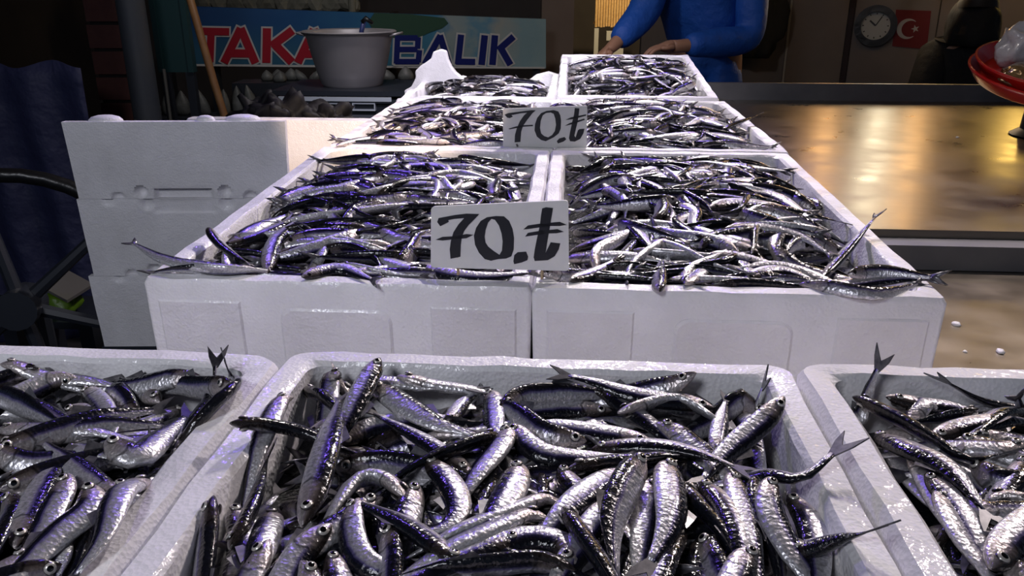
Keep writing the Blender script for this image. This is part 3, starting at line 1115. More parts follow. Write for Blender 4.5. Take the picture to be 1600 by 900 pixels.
def heap_base(level, crown, ix=0.172, iy=0.295):
    def fn(X, Y):
        return level + crown * np.clip(1 - (X / ix) ** 2, 0, 1) * np.clip(1 - (Y / iy) ** 2, 0, 1) + 0.003 * np.sin(X * 90) * np.sin(Y * 70)
    return fn


def hero(heap, crop, pts, dirc, mag, hgt=0.0172, lift=None, zl=None, ext=True):
    """trace of one fish of the photo (crop pixel frame), head first"""
    ox_, oy_, sc = crop
    px = [(ox_ + x / sc, oy_ + y / sc) for x, y in pts]
    Mi = np.linalg.inv(heap.M)
    z = None
    P3 = None
    zt = np.full(len(px), -0.008) if zl is None else np.full(len(px), zl)
    for it in range(2):
        W_ = []
        for (a, b), zz in zip(px, zt):
            # plane z = zz in box frame (front boxes are level)
            q = on_z(a, b, heap.M[2, 3] + zz)
            W_.append((q.x, q.y, q.z))
        W_ = np.array(W_)
        loc = W_ @ Mi[:3, :3].T + Mi[:3, 3]
        zov = np.full(len(px), np.nan)
        for q_ in range(len(px)):
            if loc[q_, 1] > heap.iy - 0.010:
                yw = heap.M[1, 3] + heap.iy - 0.011
                g_ = on_y(px[q_][0], px[q_][1], yw)
                loc[q_] = Mi[:3, :3] @ np.array(g_) + Mi[:3, 3]
                zov[q_] = loc[q_, 2]
        p2 = loc[:, :2]
        L = np.linalg.norm(np.diff(p2, axis=0), axis=1).sum()
        if it == 0:
            P2 = resample(p2, TS)
            hb, wb_ = HP * hgt / 2, WP * hgt / 2 * 0.56
            zr, rv_, *_ = heap.rest(P2, hb, wb_, math.radians(mag))
            zr = heap.capped(P2, zr, rv_, (-0.016, 0.005))
            fr = np.linspace(0, 1, len(px))
            zt = np.interp(fr, TS, zr)
            if lift is not None:
                zt = zt + np.interp(fr, np.linspace(0, 1, len(lift)), lift)
            zt = np.clip(zt, -0.05, 0.05)
    p2 = [tuple(q) for q in p2]
    if ext and L < 0.098 and lift is not None and lift[-1] > 0.008:
        d_ = np.array(p2[0]) - np.array(p2[1])
        d_ /= np.linalg.norm(d_)
        e = np.array(p2[0]) + d_ * (0.104 - L)
        e[0] = np.clip(e[0], -heap.ix + 0.006, heap.ix - 0.006)
        if np.linalg.norm(e - np.array(p2[0])) > 0.012:
            p2.insert(0, tuple(e))
            zov = np.insert(zov, 0, np.nan)
            lift = [-0.010] + list(lift)
    elif ext and L < 0.098:
        d_ = np.array(p2[-1]) - np.array(p2[-2])
        d_ /= np.linalg.norm(d_)
        e = np.array(p2[-1]) + d_ * (0.104 - L)
        e0 = e.copy()
        e[0] = np.clip(e[0], -heap.ix + 0.004, heap.ix - 0.004)
        e[1] = min(e[1], heap.iy - 0.004)
        if np.linalg.norm(e - e0) > 0.012:
            hgt *= float(np.clip(L / 0.095, 0.72, 1.0))
        elif np.linalg.norm(e - np.array(p2[-1])) > 0.012:
            p2.append(tuple(e))
            zov = np.append(zov, np.nan)
            if lift is None:
                lift = [0, 0, 0, -0.006]
    A = np.array(p2)
    hd = A[0] - A[min(1, len(A) - 1)] if len(A) < 3 else A[0] - A[-1]
    left = np.array([-hd[1], hd[0]])
    want = {'L': (-1, 0.05), 'R': (1, 0.05), 'U': (0.05, 1), 'D': (0.05, -1)}[dirc]
    sg = 1 if left @ np.array(want) > 0 else -1
    add_fish(heap, p2, hgt * rng.uniform(0.95, 1.06), sg * math.radians(mag), lift=lift, hero=True, zov=zov)


C1, C2, C3, C4 = (0, 530, 2.433), (300, 540, 2.5), (780, 540, 2.5), (1160, 540, 2.5)
C8 = (1300, 560, 5.0)
heaps = {}
# --- front boxes: fill, then the fish traced from the photo
for key in ('FL', 'FM', 'FR'):
    heaps[key] = Heap(key, heap_base(-0.046, 0.014, 0.175, 0.33), ymin=-0.02, tg=(-0.019, 0.017, 0.185, 0.34))
    random_fish(heaps[key], 130, dark=0.55, cap=(-0.03, -0.009))
h = heaps['FM']
front_mid = [
    (C2, [(800, 120), (950, 158), (1110, 178)], 'U', 110),
    (C3, [(770, 105), (690, 150), (560, 178)], 'U', 50),
    (C3, [(440, 290), (270, 258), (110, 250)], 'D', 115),
    (C3, [(1045, 300), (1000, 288), (930, 295), (830, 330)], 'U', 35),
    (C3, [(950, 275), (995, 252), (1028, 175)], 'R', 50, [0.0, 0.0, 0.012]),
    (C2, [(395, 198), (358, 280), (318, 350)], 'L', 100),
    (C2, [(545, 66), (570, 140), (620, 200), (690, 240)], 'R', 100, [0.018, 0.012, 0.0, 0.0]),
    (C2, [(575, 122), (552, 215), (530, 310)], 'L', 95, [0.012, 0.004, 0.0]),
    (C2, [(440, 175), (520, 230), (600, 300)], 'D', 40),
    (C2, [(450, 355), (600, 290), (740, 222)], 'D', 100),
    (C2, [(560, 405), (700, 320), (850, 285)], 'D', 120),
    (C2, [(910, 355), (1100, 332), (1260, 290)], 'U', 120),
    (C2, [(1000, 295), (1060, 232), (1120, 180)], 'R', 100),
    (C2, [(1165, 180), (1175, 225), (1180, 300)], 'L', 110),
    (C3, [(350, 172), (420, 205), (490, 265)], 'D', 90),
    (C3, [(0, 242), (100, 205), (290, 196)], 'U', 30),
    (C3, [(895, 240), (935, 285), (965, 345)], 'L', 130),
    (C3, [(610, 300), (690, 340), (745, 385)], 'U', 80),
    (C3, [(840, 218), (720, 203), (560, 192), (380, 150), (270, 122)], 'D', 110, [0.004, 0.004, 0.006, 0.012]),
    (C3, [(460, 302), (600, 225), (700, 213), (810, 255)], 'U', 140),
    (C3, [(600, 372), (380, 338), (180, 312)], 'D', 110),
    (C3, [(340, 412), (180, 362), (60, 272)], 'U', 40),
    (C2, [(690, 158), (760, 190), (830, 235), (960, 308), (1030, 330)], 'R', 82, [0.008, 0.004, 0.002, 0.0], 0.019),
    (C2, [(733, 48), (718, 120), (705, 195)], 'R', 95, [0.022, 0.012, 0.0]),
    (C2, [(1090, 510), (980, 420), (850, 340), (712, 265)], 'L', 78),
    (C2, [(560, 475), (740, 462), (900, 492)], 'U', 20),
    (C2, [(1210, 345), (1130, 375), (1050, 415)], 'D', 40),
    (C2, [(1245, 330), (1200, 400), (1140, 490)], 'L', 110),
    (C3, [(50, 312), (120, 392), (230, 440), (500, 430)], 'L', 110),
    (C3, [(1095, 348), (1020, 360), (940, 390), (850, 450), (800, 530)], 'R', 110, [0.006, 0.004, 0.0]),
    (C3, [(850, 375), (865, 300), (885, 228)], 'R', 100, [0.006, 0.0], 0.019),
    (C3, [(240, 478), (275, 530), (330, 580)], 'L', 80),
    (C3, [(270, 492), (400, 460), (520, 452)], 'D', 60),
    (C3, [(360, 396), (600, 392), (760, 415), (920, 468)], 'D', 85, [0.0, 0.002, 0.004]),
    (C2, [(150, 328), (300, 345), (450, 375), (600, 432)], 'D', 55, [0.010, 0.006, 0.002, 0.0]),
    (C2, [(130, 575), (165, 640), (200, 745)], 'L', 70),
    (C2, [(85, 590), (75, 720), (60, 900)], 'R', 35),
    (C2, [(150, 800), (235, 640), (300, 490)], 'U', 35),
    (C2, [(320, 620), (290, 700), (270, 780)], 'L', 80),
    (C2, [(880, 540), (845, 640), (820, 740)], 'L', 70),
    (C2, [(745, 585), (690, 615), (640, 660)], 'U', 70),
    (C2, [(830, 592), (770, 530), (700, 515), (630, 550), (600, 600)], 'U', 140),
    (C2, [(650, 600), (620, 700), (660, 830), (790, 892)], 'L', 115),
    (C2, [(770, 700), (775, 790), (770, 900)], 'R', 50),
    (C2, [(1010, 765), (1090, 790), (1180, 820)], 'D', 40),
    (C2, [(1300, 775), (1230, 780), (1120, 810)], 'D', 80),
    (C3, [(235, 612), (170, 600), (60, 650)], 'U', 130),
    (C3, [(190, 690), (110, 660), (40, 690)], 'U', 120),
    (C3, [(300, 885), (150, 845), (0, 855)], 'D', 20),
    (C3, [(285, 890), (250, 790), (130, 752), (0, 775)], 'D', 95),
    (C3, [(500, 482), (340, 585), (170, 735)], 'D', 105, None, 0.019),
    (C3, [(445, 605), (400, 660), (340, 760)], 'R', 110),
    (C3, [(590, 560), (565, 700), (545, 870)], 'R', 105),
    (C3, [(720, 740), (650, 830), (610, 930)], 'R', 75),
    (C3, [(800, 730), (830, 820), (870, 930)], 'R', 40),
    (C2, [(920, 448), (1005, 540), (1042, 640), (990, 720), (870, 742)], 'L', 85),
    (C2, [(1060, 872), (960, 790), (850, 712), (720, 650), (565, 585)], 'D', 62),
    (C2, [(1285, 470), (1240, 580), (1160, 720), (1105, 830)], 'L', 88, None, 0.020),
    (C2, [(430, 712), (495, 500), (545, 330), (573, 215)], 'R', 75, [0.006, 0.012, 0.012, 0.006], 0.019),
    (C2, [(548, 702), (430, 790), (350, 895)], 'D', 110),
    (C2, [(425, 835), (455, 895), (480, 990)], 'R', 95),
    (C2, [(305, 765), (240, 850), (180, 940)], 'U', 105),
    (C2, [(540, 778), (560, 850), (580, 960)], 'L', 75),
    (C3, [(560, 438), (490, 560), (440, 700), (455, 890)], 'L', 52, [0.010, 0.006, 0.002], 0.021),
    (C3, [(650, 436), (668, 560), (665, 700), (595, 850)], 'R', 108, [0.010, 0.006, 0.0], 0.020),
    (C3, [(248, 636), (320, 740), (400, 860), (445, 940)], 'L', 30, [0.006, 0.004, 0.0]),
    (C3, [(860, 610), (985, 572), (1070, 530), (1180, 490), (1300, 440)], 'D', 75, [-0.012, -0.008, 0.002, 0.006, 0.010], 0.021),
    (C3, [(710, 540), (800, 640), (880, 740), (935, 850)], 'L', 35),
    (C3, [(775, 540), (875, 615), (940, 740), (960, 880)], 'L', 75),
    (C3, [(1000, 555), (1005, 650), (1070, 790), (1100, 910)], 'L', 38),
    (C3, [(1010, 800), (960, 830), (930, 900)], 'R', 95),
    (C3, [(900, 500), (930, 580), (960, 680)], 'R', 100),
    (C3, [(1055, 518), (1060, 640), (1130, 780), (1205, 910)], 'R', 95, [0.008, 0.004, 0.0]),
    (C3, [(1130, 578), (1195, 680), (1232, 780), (1245, 920)], 'L', 90),
]
for it in front_mid:
    hero(h, it[0], it[1], it[2], it[3], lift=it[4] if len(it) > 4 else None, hgt=it[5] if len(it) > 5 else 0.0172)
h = heaps['FL']
front_left = [
    (C1, [(0, 95), (60, 100), (120, 130)], 'U', 100),
    (C1, [(770, 148), (650, 150), (500, 182)], 'U', 55),
    (C1, [(0, 180), (80, 180), (200, 160)], 'U', 90),
    (C1, [(150, 112), (70, 135), (-30, 165)], 'D', 30),
    (C1, [(885, 200), (700, 212), (530, 188)], 'U', 25),
    (C1, [(610, 240), (540, 200), (380, 188)], 'U', 60),
    (C1, [(300, 150), (200, 185), (90, 222)], 'D', 150),
    (C1, [(520, 275), (450, 240), (380, 215)], 'U', 50),
    (C1, [(790, 278), (710, 350), (630, 430)], 'L', 85),
    (C1, [(60, 262), (200, 308), (300, 360)], 'U', 85),
    (C1, [(-20, 270), (120, 305), (240, 352)], 'U', 30),
    (C1, [(235, 235), (310, 262), (372, 325)], 'L', 110),
    (C1, [(325, 185), (392, 268), (430, 340), (398, 402)], 'L', 112),
    (C1, [(-20, 340), (60, 345), (150, 350)], 'U', 100),
    (C1, [(-20, 395), (80, 380), (200, 350)], 'U', 40),
    (C1, [(-20, 450), (90, 430), (210, 395)], 'U', 30),
    (C1, [(-10, 510), (100, 490), (220, 470)], 'U', 60),
    (C1, [(-10, 570), (80, 540), (190, 510)], 'U', 25),
    (C1, [(250, 380), (350, 430), (440, 482)], 'U', 90),
    (C1, [(640, 440), (600, 490), (540, 560)], 'L', 60),
    (C1, [(500, 545), (400, 562), (280, 480), (170, 392)], 'U', 80),
    (C1, [(420, 487), (530, 478), (620, 382), (705, 298)], 'U', 78, [0.006, 0.006, 0.004], 0.020),
    (C1, [(20, 560), (40, 640), (0, 740)], 'R', 50),
    (C1, [(400, 605), (330, 750), (270, 890)], 'U', 30),
    (C1, [(60, 795), (120, 660), (212, 528)], 'R', 90, None, 0.019),
    (C1, [(262, 508), (245, 590), (222, 680)], 'L', 95, [0.006, 0.002, 0.0]),
    (C1, [(60, 830), (20, 880), (-20, 940)], 'L', 85),
    (C1, [(340, 545), (345, 640), (250, 735), (125, 865)], 'L', 82, [0.008, 0.006, 0.0], 0.019),
    (C1, [(240, 780), (230, 840), (220, 910)], 'L', 110),
    (C1, [(572, 548), (480, 650), (400, 760), (285, 895)], 'L', 98, [0.004, 0.004, 0.002]),
    (C1, [(255, 868), (190, 880), (110, 900)], 'U', 25),
    (C1, [(130, 800), (80, 840), (10, 880)], 'U', 100),
    (C1, [(880, 215), (880, 160), (868, 118)], 'R', 40, [0.0, 0.0, 0.016]),
    (C1, [(800, 215), (812, 160), (820, 100)], 'R', 40, [0.0, 0.0, 0.018]),
]
for it in front_left:
    hero(h, it[0], it[1], it[2], it[3], lift=it[4] if len(it) > 4 else None, hgt=it[5] if len(it) > 5 else 0.0172)
h = heaps['FR']
front_right = [
    (C4, [(560, 200), (700, 232), (800, 242)], 'D', 100),
    (C4, [(470, 260), (490, 185), (528, 92)], 'R', 60, [0.0, 0.0, 0.022]),
    (C4, [(1100, 250), (1000, 235), (900, 200), (802, 145)], 'D', 60, [0, 0, 0.006, 0.016]),
    (C4, [(1110, 300), (1090, 265), (1072, 218)], 'R', 40, [0.0, 0.0, 0.012]),
    (C4, [(920, 262), (1000, 272), (1100, 262)], 'U', 95),
    (C4, [(640, 300), (700, 290), (790, 280)], 'U', 100),
    (C4, [(820, 385), (900, 385), (1000, 420)], 'U', 70),
    (C4, [(900, 350), (980, 355), (1070, 375)], 'U', 75),
    (C4, [(1130, 268), (1000, 292), (850, 382)], 'D', 60),
    (C4, [(730, 372), (840, 325), (965, 298)], 'D', 95),
    (C4, [(935, 200), (885, 258), (760, 282), (640, 302)], 'D', 35, [0.014, 0.004, 0.0]),
    (C4, [(1110, 400), (1020, 400), (920, 390)], 'U', 90),
    (C4, [(880, 500), (990, 535), (1110, 560)], 'U', 30),
    (C4, [(1100, 470), (1060, 520), (1000, 600)], 'R', 60),
    (C4, [(960, 602), (1030, 588), (1110, 640)], 'U', 130),
    (C4, [(640, 475), (690, 560), (735, 660)], 'R', 65, [0.004, 0.0]),
    (C4, [(870, 605), (950, 690), (1030, 755)], 'R', 75),
    (C4, [(860, 700), (920, 750), (990, 800)], 'U', 30),
    (C4, [(1100, 660), (1060, 700), (1000, 740)], 'U', 40),
    (C4, [(715, 500), (800, 600), (860, 700), (905, 810)], 'L', 100),
    (C4, [(735, 668), (850, 760), (960, 900)], 'R', 115),
    (C4, [(430, 200), (560, 272), (750, 372), (870, 440), (1005, 420)], 'D', 40, [0.008, 0.006, 0.004, 0.002], 0.018),
    (C4, [(520, 345), (650, 400), (800, 480), (945, 635)], 'D', 92, [0.006, 0.006, 0.004], 0.020),
    (C4, [(970, 870), (1040, 780), (1120, 700)], 'R', 105, [0.006, 0.0], 0.021),
    (C4, [(1010, 820), (1060, 870), (1110, 940)], 'R', 60),
]
for it in front_right:
    hero(h, it[0], it[1], it[2], it[3], lift=it[4] if len(it) > 4 else None, hgt=it[5] if len(it) > 5 else 0.0172)
# one tail lying on the right rim of the front centre box
hero(heaps['FM'], C4, [(200, 800), (320, 790), (475, 768)], 'D', 70, lift=[-0.004, 0.0, 0.003], ext=False)


# --- second, third and far rows
def mostly_across(c):
    return (rng.normal(0, 0.95) + (math.pi if rng.random() < 0.5 else 0))


for key, lvl, crown, nlow, ntop in (('ML', -0.030, 0.024, 120, 170), ('MR', -0.030, 0.024, 120, 170), ('TL', -0.028, 0.026, 110, 150), ('TR', -0.026, 0.026, 110, 150),
                                    ('BR', -0.028, 0.018, 100, 140), ('BL', -0.034, 0.010, 100, 60)):
    hp = Heap(key, heap_base(lvl - 0.006, crown * 0.6, 0.175, 0.30), tg=(lvl + 0.022, crown * 0.75, 0.18, 0.31))
    heaps[key] = hp
    random_fish(hp, nlow, dark=0.55, cap=(-0.03, -0.008))
    random_fish(hp, ntop, mostly_across, over=0.004, flank=True, hg=(0.0185, 0.0225), lenr=(0.098, 0.122))
# near edge of the second row lies across the rim
for key in ('ML', 'MR', 'TL', 'TR'):
    hp = heaps[key]
    for k in range(9):
        x = -0.15 + 0.30 * k / 8 + rng.normal(0, 0.008)
        a = rng.normal(0, 0.16) + (math.pi if rng.random() < 0.5 else 0)
        L = rng.uniform(0.10, 0.125)
        x = np.clip(x, -0.165 + L / 2 - 0.03, 0.165 - L / 2 + 0.03)
        c = np.array([x, -hp.iy + 0.006 + rng.uniform(0, 0.014)])
        dr = np.array([math.cos(a), math.sin(a)])
        b = rng.normal(0, 0.012)
        pts = [c - dr * L / 2, c + np.array([0, b]), c + dr * L / 2]
        q = rng.random()
        roll = (1 if rng.random() < .5 else -1) * (rng.uniform(0.3, 0.9) if q < 0.55 else rng.uniform(1.9, 2.7))
        add_fish(hp, pts, rng.uniform(0.0155, 0.0185), roll)


def place_world(key, px_pts, z_off, dirc, mag, lift=None, hgt=0.0172):
    """fish traced on the rim plane of a (slightly tilted) box"""
    hp = heaps[key]
    nrm = Vector(hp.M[:3, 2])
    p0 = Vector(hp.M[:3, 3]) + nrm * z_off
    Mi = np.linalg.inv(hp.M)
    p2 = []
    for a, b in px_pts:
        q = on_plane(a, b, p0, nrm)
        l = Mi[:3, :3] @ np.array(q) + Mi[:3, 3]
        p2.append((l[0], l[1]))
    A = np.array(p2)
    hd = A[0] - A[-1]
    left = np.array([-hd[1], hd[0]])
    want = {'L': (-1, 0.05), 'R': (1, 0.05), 'U': (0.05, 1), 'D': (0.05, -1)}[dirc]
    sg = 1 if left @ np.array(want) > 0 else -1
    add_fish(hp, p2, hgt, sg * math.radians(mag), lift=lift, hero=True)


place_world('ML', [(395, 418), (350, 424), (300, 420), (250, 412), (212, 394)], 0.004, 'U', 80, [0, 0, 0.0, 0.006, 0.012])
place_world('ML', [(325, 360), (345, 375), (385, 392)], 0.012, 'D', 60, [0.012, 0.004, 0.0])
place_world('ML', [(415, 408), (430, 370), (470, 335)], 0.012, 'R', 95, [0.0, 0.004, 0.0], 0.019)
place_world('ML', [(470, 425), (530, 410), (580, 428)], 0.010, 'D', 120)
place_world('MR', [(1325, 425), (1380, 424), (1455, 438)], 0.004, 'U', 35, [0.004, 0.003, 0.002])
place_world('MR', [(1290, 405), (1325, 375), (1365, 350)], 0.010, 'D', 60, [0, 0.003, 0.012])
place_world('MR', [(890, 432), (930, 415), (965, 396)], 0.008, 'D', 105)
place_world('MR', [(1070, 435), (1105, 408), (1150, 392)], 0.010, 'U', 80)
place_world('MR', [(1165, 420), (1220, 408), (1280, 418)], 0.012, 'D', 110, None, 0.019)
place_world('MR', [(1030, 450), (1031, 420), (1034, 395)], 0.008, 'R', 60)
place_world('MR', [(890, 345), (960, 350), (1055, 345)], 0.018, 'D', 110)
place_world('MR', [(1190, 372), (1130, 360), (1060, 365)], 0.018, 'U', 100, None, 0.019)
place_world('TR', [(1130, 200), (1150, 193), (1182, 184)], 0.012, 'D', 60, [0, 0.006, 0.014])
place_world('TL', [(525, 222), (560, 212), (610, 205)], 0.010, 'U', 90)
place_world('TL', [(855, 165), (880, 160), (915, 165)], 0.014, 'U', 20)

# ------------------------------------------------------------------ which fish show largest
RX, RY = 1600, 900
zbuf = np.full((RX // 2 + 1, RY // 2 + 1), 1e9)
idb = np.full(zbuf.shape, -1, int)
for fi, f in enumerate(FISH):
    P = f['P']
    rr = np.sqrt((f['hb'] * np.abs(np.sin(f['roll']))) ** 2 + (f['wb'] * np.abs(np.cos(f['roll']))) ** 2)
    ii = np.arange(NS)
    tt = np.linspace(0, NS - 1, 40)
    PP = np.stack([np.interp(tt, ii, P[:, k]) for k in range(3)], 1)
    RR = np.interp(tt, ii, rr)
    px, py, dd = project(PP)
    ok = dd > 0.05
    for x, y, d_, r_ in zip(px[ok] / 2, py[ok] / 2, dd[ok], RR[ok]):
        rad = max(0.7, r_ * F / d_ / 2 * 0.9)
        x0_, x1_ = int(max(0, x - rad)), int(min(RX // 2, x + rad)) + 1
        y0_, y1_ = int(max(0, y - rad)), int(min(RY // 2, y + rad)) + 1
        if x1_ <= x0_ or y1_ <= y0_ or x > RX // 2 or y > RY // 2:
            continue
        zz = d_ - r_
        sub = zbuf[x0_:x1_, y0_:y1_]
        mk = sub > zz
        sub[mk] = zz
        idb[x0_:x1_, y0_:y1_][mk] = fi
cnt = np.bincount(idb[idb >= 0], minlength=len(FISH))
order = np.argsort(-cnt)
keep = [int(i) for i in order[:296] if cnt[i] > 8]
for i in keep:
    FISH[i]['keep'] = True
    xs, ys_ = np.nonzero(idb == i)
    FISH[i]['c'] = (xs.mean() * 2, ys_.mean() * 2)


def body_arrays(f, ring, sel=None):
    P, hb, wb_ = f['P'], f['hb'], f['wb']
    T, dors, lat = frames(P, f['roll'])
    idx = np.arange(NS) if sel is None else sel
    ph = np.linspace(0, 2 * math.pi, ring, endpoint=False)
    c, s_ = np.cos(ph), np.sin(ph)
    # slightly keeled belly
    k = np.where(c < 0, 1 - 0.10 * np.abs(s_), 1.0)
    V = P[idx, None, :] + dors[idx, None, :] * (hb[idx, None] * c[None])[:, :, None] + lat[idx, None, :] * (wb_[idx, None] * (s_ * k)[None])[:, :, None]
    n = len(idx)
    V = V.reshape(-1, 3)
    faces, uvs = [], []
    for a in range(n - 1):
        for b in range(ring):
            b2 = (b + 1) % ring
            faces.append((a * ring + b, a * ring + b2, (a + 1) * ring + b2, (a + 1) * ring + b))
            u0, u1 = TS[idx[a]], TS[idx[a + 1]]
            v0, v1 = b / ring, (b + 1) / ring
            uvs += [(u0, v0), (u0, v1), (u1, v1), (u1, v0)]
    # end caps
    faces.append(tuple(range(ring))[::-1]); uvs += [(0.0, b / ring) for b in range(ring)][::-1]
    faces.append(tuple((n - 1) * ring + b for b in range(ring))); uvs += [(1.0, b / ring) for b in range(ring)]
    return V, faces, uvs, (T, dors, lat)


def tail_arrays(f, fr):
    T, dors, lat = (q[-1] for q in fr)
    p = f['P'][-1] - T * 0.002
    h_ = f['hb'][-1]
    k = f['hgt'] / 0.0172
    sp = 0.0085 * k
    top = [p + dors * h_ * 0.8, p + dors * sp * 0.75 + T * 0.010 * k, p + dors * sp + T * 0.019 * k, p + dors * sp * 0.35 + T * 0.012 * k, p + T * 0.0085 * k]
    bot = [p - dors * h_ * 0.8, p - dors * sp * 0.75 + T * 0.010 * k, p - dors * sp * 0.9 + T * 0.018 * k, p - dors * sp * 0.35 + T * 0.012 * k]
    loop = top + bot[::-1]
    t = lat * 0.0005
    vs = [q + t for q in loop] + [q - t for q in loop]
    n = len(loop)
    fs = [(0, 1, 3, 4), (1, 2, 3), (4, 5, 7, 8), (5, 6, 7), (0, 4, 8)]
    fs2 = [tuple(i + n for i in q[::-1]) for q in fs]
    sd = [(i, i + n, (i + 1) % n + n, (i + 1) % n) for i in range(n)]
    return vs, fs + fs2 + sd


def mesh_uv(name, V, faces, uvs, mats, mi=None):
    me = bpy.data.meshes.new(name)
    me.from_pydata([tuple(p) for p in V], [], faces)
    uvl = me.uv_layers.new(name='UVMap')
    uvl.data.foreach_set('uv', np.array(uvs, dtype=np.float32).ravel())
    for m in mats:
        me.materials.append(M[m])
    if mi is not None:
        me.polygons.foreach_set('material_index', mi)
    me.polygons.foreach_set('use_smooth', [True] * len(faces))
    me.update()
    return me


def eye_mesh(r):
    """eyeball ring (dark rim, pale iris) and the pupil dome as two meshes"""
    n = 12
    R_ = [(1.0, 0.0), (0.90, 0.28), (0.66, 0.52), (0.50, 0.60), (0.25, 0.68)]
    lp = [[(a * r * math.cos(2 * math.pi * k / n), a * r * math.sin(2 * math.pi * k / n), z * r * 0.8) for k in range(n)] for a, z in R_]

    def mk(name, loops, top, mats, mis):
        vs = [p for l in loops for p in l]
        fs, mi = [], []
        for j_ in range(len(loops) - 1):
            for i_ in range(n):
                i2 = (i_ + 1) % n
                fs.append((j_ * n + i_, j_ * n + i2, (j_ + 1) * n + i2, (j_ + 1) * n + i_))
                mi.append(mis[j_])
        if top:
            vs.append((0, 0, 0.72 * r * 0.8))
            k0 = (len(loops) - 1) * n
            fs += [(k0 + i_, k0 + (i_ + 1) % n, len(vs) - 1) for i_ in range(n)]
            mi += [0] * n
        me = bpy.data.meshes.new(name)
        me.from_pydata(vs, [], fs)
        for m in mats:
            me.materials.append(M[m])
        me.polygons.foreach_set('material_index', mi)
        me.polygons.foreach_set('use_smooth', [True] * len(fs))
        me.update()
        return me
    return mk('eye', lp[:4], False, ['iris', 'eye_rim'], [1, 0, 0]), mk('pupil', lp[3:], True, ['pupil'], [0, 0])


EYE, PUPIL = eye_mesh(0.0034)


def fin_mesh(f, fr, t0, t1, side, length, sweep, name):
    """small fin standing on the back (side=1) or belly (side=-1)"""
    T, dors, lat = fr
    ts = np.linspace(t0, t1, 4)
    vs = []
    for q in ts:
        p = np.array([np.interp(q, TS, f['P'][:, k]) for k in range(3)])
        dd_ = np.array([np.interp(q, TS, dors[:, k]) for k in range(3)])
        tt_ = np.array([np.interp(q, TS, T[:, k]) for k in range(3)])
        hh = np.interp(q, TS, f['hb'])
        a = p + dd_ * hh * 0.92 * side
        k = 1 - (q - t0) / (t1 - t0) * 0.75
        vs += [a, a + dd_ * side * length * k + tt_ * sweep]
    fs = [(2 * i, 2 * i + 1, 2 * i + 3, 2 * i + 2) for i in range(3)]
    return vs, fs


DIRS = ['right', 'upper right', 'top', 'upper left', 'left', 'lower left', 'bottom', 'lower right']
BOXNAME = {'FL': 'front left box', 'FM': 'front centre box', 'FR': 'front right box', 'ML': 'second-row left box', 'MR': 'second-row right box',
           'TL': 'third-row left box', 'TR': 'third-row right box', 'BR': 'farthest box', 'BL': 'broken far box'}
cand = {}
for i in keep:
    f = FISH[i]
    px, py, _ = project(f['P'])
    ang = math.degrees(math.atan2(-(py[0] - py[9]), px[0] - px[9])) % 360
    dr = DIRS[int((ang + 22.5) // 45) % 8]
    r = abs(f['roll'])
    look = 'dark-backed' if r < 0.95 else ('silver-sided' if r < 2.2 else 'white-bellied')
    M_ = np.linalg.inv(heaps[f['heap']].M)
    cc = M_[:3, :3] @ f['P'][8] + M_[:3, 3]
    hx, hy = heaps[f['heap']].ix, heaps[f['heap']].iy
    if f['heap'][0] == 'F':
        cy = 'back' if cc[1] > 0.21 else ('middle' if cc[1] > 0.12 else 'front')
    else:
        cy = 'front edge' if cc[1] < -hy * 0.86 else ('front' if cc[1] < -hy * 0.5 else ('middle' if cc[1] < hy * 0.3 else 'back'))
    gx = int(np.clip((cc[0] + hx) / (2 * hx) * 4, 0, 3))
    cx_ = ['far left', 'centre left', 'centre right', 'far right'][gx]
    lab = f"{look} anchovy, head to {dr}, {cx_} {cy} of {BOXNAME[f['heap']]}"
    cand.setdefault(lab, []).append(i)
LAB = {}
ORD = ['leftmost', 'second from left', 'third from left', 'fourth from left', 'fifth from left', 'sixth from left', 'seventh from left', 'eighth from left']
for lab, ids in cand.items():
    ids.sort(key=lambda q: FISH[q]['c'][0])
    for k, q in enumerate(ids):
        if len(ids) == 1:
            LAB[q] = lab
        else:
            LAB[q] = lab + ', ' + (ORD[k] if len(ids) > 2 else ('left one' if k == 0 else 'right one'))

